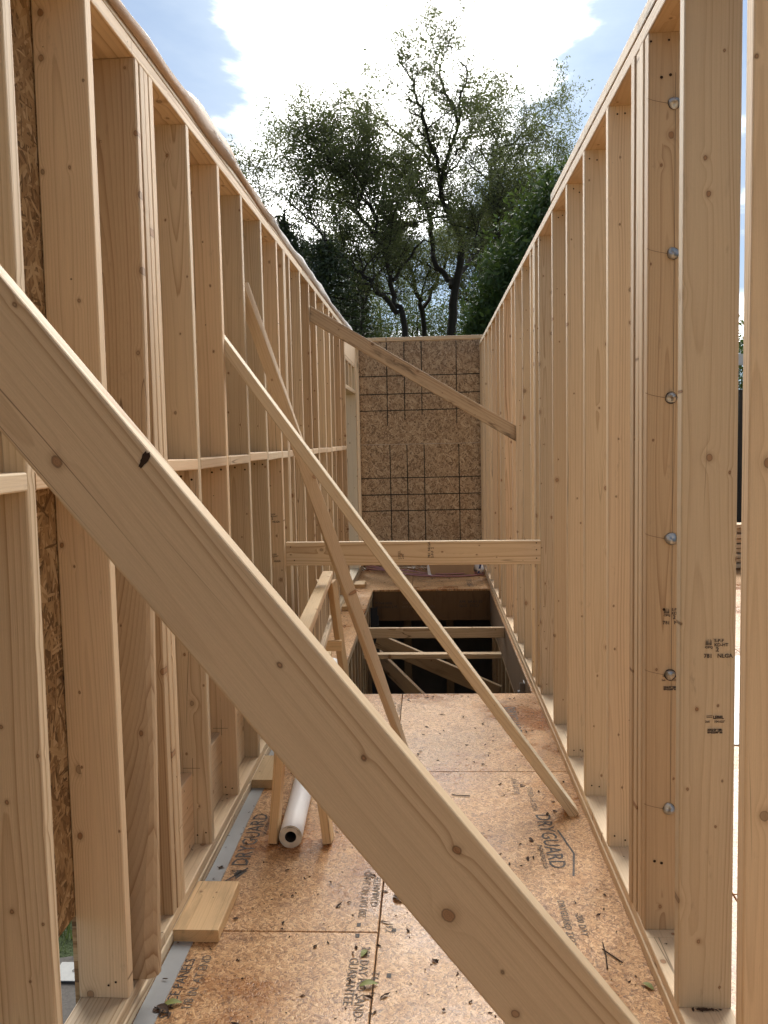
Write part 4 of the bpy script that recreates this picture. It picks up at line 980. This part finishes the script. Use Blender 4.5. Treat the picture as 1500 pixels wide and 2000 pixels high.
conifer(51, P3(640, 900, 27), P3(634, 452, 27), 2.1, 'dark drooping conifer nearest the end wall at left')
conifer(52, P3(560, 900, 29), P3(556, 405, 29), 2.6, 'tall dark drooping conifer above the left wall', 52)
conifer(53, P3(600, 900, 33), P3(598, 470, 33), 2.4, 'farther dark conifer between the two drooping ones')
conifer(54, P3(700, 900, 38), P3(690, 520, 38), 2.2, 'low dark conifer behind the leaning tree')
# dense broad-leaved tree behind the right wall
def dense(seed, base, blobs, size, per, lab, lm, cat='tree', nm='broadleaf_tree', grp='trees beyond the end wall', hollow=.55):
    t = Tree(seed); g = t.np; C = []
    b = Vector(base)
    for (c, r) in blobs:
        c = Vector(c); mid = b.lerp(c, .55)+Vector((t.q.uniform(-.4, .4), t.q.uniform(-.4, .4), .2)); t.add(t.smooth([b, mid, c], 4, .05), [.22-.19*i/8 for i in range(9)], 6)
        n = int(per*r*r); d_ = g.normal(0, 1, (n, 3)); d_ /= np.linalg.norm(d_, axis=1)[:, None]
        rad = r*(hollow+(1-hollow)*g.random((n, 1))**.7); lump = 1+.22*np.sin(d_[:, :1]*7+seed)*np.sin(d_[:, 1:2]*6)*np.sin(d_[:, 2:]*8+1)
        C.append(np.array(tuple(c))+d_*rad*lump*np.array([1, 1, .85]))
        # leaf sprays sticking out
        m_ = int(per*r*r*.012)+6
        for _ in range(m_):
            dd_ = g.normal(0, 1, 3); dd_ /= np.linalg.norm(dd_); L = r*g.uniform(.95, 1.18); k = 26
            C.append(np.array(tuple(c))+dd_*L+g.normal(0, .13*r**.5, (k, 3)))
    V = quads(np.concatenate(C), g, size); finish(t, lab, cat, base, V, lm, grp, nm)
Y4 = 22.
bl_ = [(P3(1000, 575, Y4), 1.0), (P3(970, 620, Y4), .75), (P3(1050, 520, Y4), 1.25), (P3(1085, 450, Y4), 1.15), (P3(1115, 385, Y4), .8), (P3(1130, 470, Y4+1), 1.4), (P3(945, 650, Y4), .5), (P3(1060, 620, Y4+1), 1.5), (P3(1160, 420, Y4+1), 1.2), (P3(1000, 690, Y4), 1.0)]
dense(61, P3(1080, 980, Y4), bl_, .085, 2600, 'dense dark green leafy tree showing above the right wall', LEAF_D)
# low growth behind everything
q = random.Random(77)
for i, (x, y, Y, r, lab) in enumerate(((560, 610, 40, 2.6, 'dark bush far left under the conifers'), (650, 610, 42, 2.2, 'dark bush beside the conifers and leaning trunk'), (735, 668, 39, 1.1, 'low round dark bush peeking over the end wall at left'),
                                   (815, 610, 46, 2.2, 'small bush between the two middle trunks'), (930, 605, 43, 2.2, 'bush right of the tallest tree trunk'), (1010, 560, 45, 2.6, 'tall far bush behind the slender tree'), (740, 585, 47, 2.3, 'loose bush behind the leaning trunk'))):
    c = P3(x, y, Y); dense(80+i, (c.x, c.y, GZ), [(c, r), (c+Vector((r*.8, 0, -r*.5)), r*.8), (c+Vector((-r*.8, .5, -r*.6)), r*.9), (c+Vector((0, 0, -r*1.6)), r*1.2)], .075, 420 if i > 2 else 520, lab, LEAF_U, 'bush', 'bush', 'bushes behind the trees', .15)
# hedge seen through the right gap
hb_ = [(Vector((5.0+.75*k, 17.2+q.uniform(-.2, .2), 2.55+q.uniform(-.15, .45))), .75) for k in range(5)]+[(Vector((5.0+.75*k, 17.2, 1.3)), .8) for k in range(5)]
dense(95, (6.5, 17.3, GZ), hb_, .05, 2600, 'bright green hedge above the dark fence in the right gap', LEAF_D, 'hedge', 'hedge', None)

for i, (x, y, zt, r, lab) in enumerate(((13.5, 9.5, 6.4, 3.6, 'unseen big leafy tree added beyond the deck to block low side light'), (14.5, 2.5, 6.8, 4.0, 'unseen big leafy tree added right of the deck to block low side light'))):  # two out-of-view trees, added to block low light from the right
    dense(120+i, (x, y, GZ), [((x, y, zt-1.2), r), ((x+1.5, y+2.2, zt-3.2), r*.85), ((x-.8, y-2.4, zt-3.0), r*.85), ((x, y+.4, zt-5.0), r*.9)], .16, 420, lab, LEAF_D, 'tree', 'tree', 'unseen trees added to block low side light', .5)
# grass outside at lower left
def grass():
    g = np.random.default_rng(5); n = 5200
    x = g.uniform(-2.4, -1.05, n); y = g.uniform(3.45, 5.6, n); keep = y > 3.55+.35*(x+1.0)*-.6+g.normal(0, .06, n); x, y = x[keep], y[keep]; n = len(x)
    h = g.uniform(.03, .085, n); a = g.uniform(0, 6.28, n); w_ = .0035; lx, ly = g.normal(0, .022, n), g.normal(0, .022, n); z = np.full(n, GZ)
    dx_, dy_ = np.cos(a)*w_, np.sin(a)*w_
    V = np.stack([np.stack([x-dx_, y-dy_, z], 1), np.stack([x+dx_, y+dy_, z], 1), np.stack([x+dx_*.3+lx, y+dy_*.3+ly, z+h], 1), np.stack([x-dx_*.3+lx, y-dy_*.3+ly, z+h], 1)], 1).reshape(-1, 3)
    qmesh('grass', V, GRASSM, kind='stuff')
grass()
flush_texts()
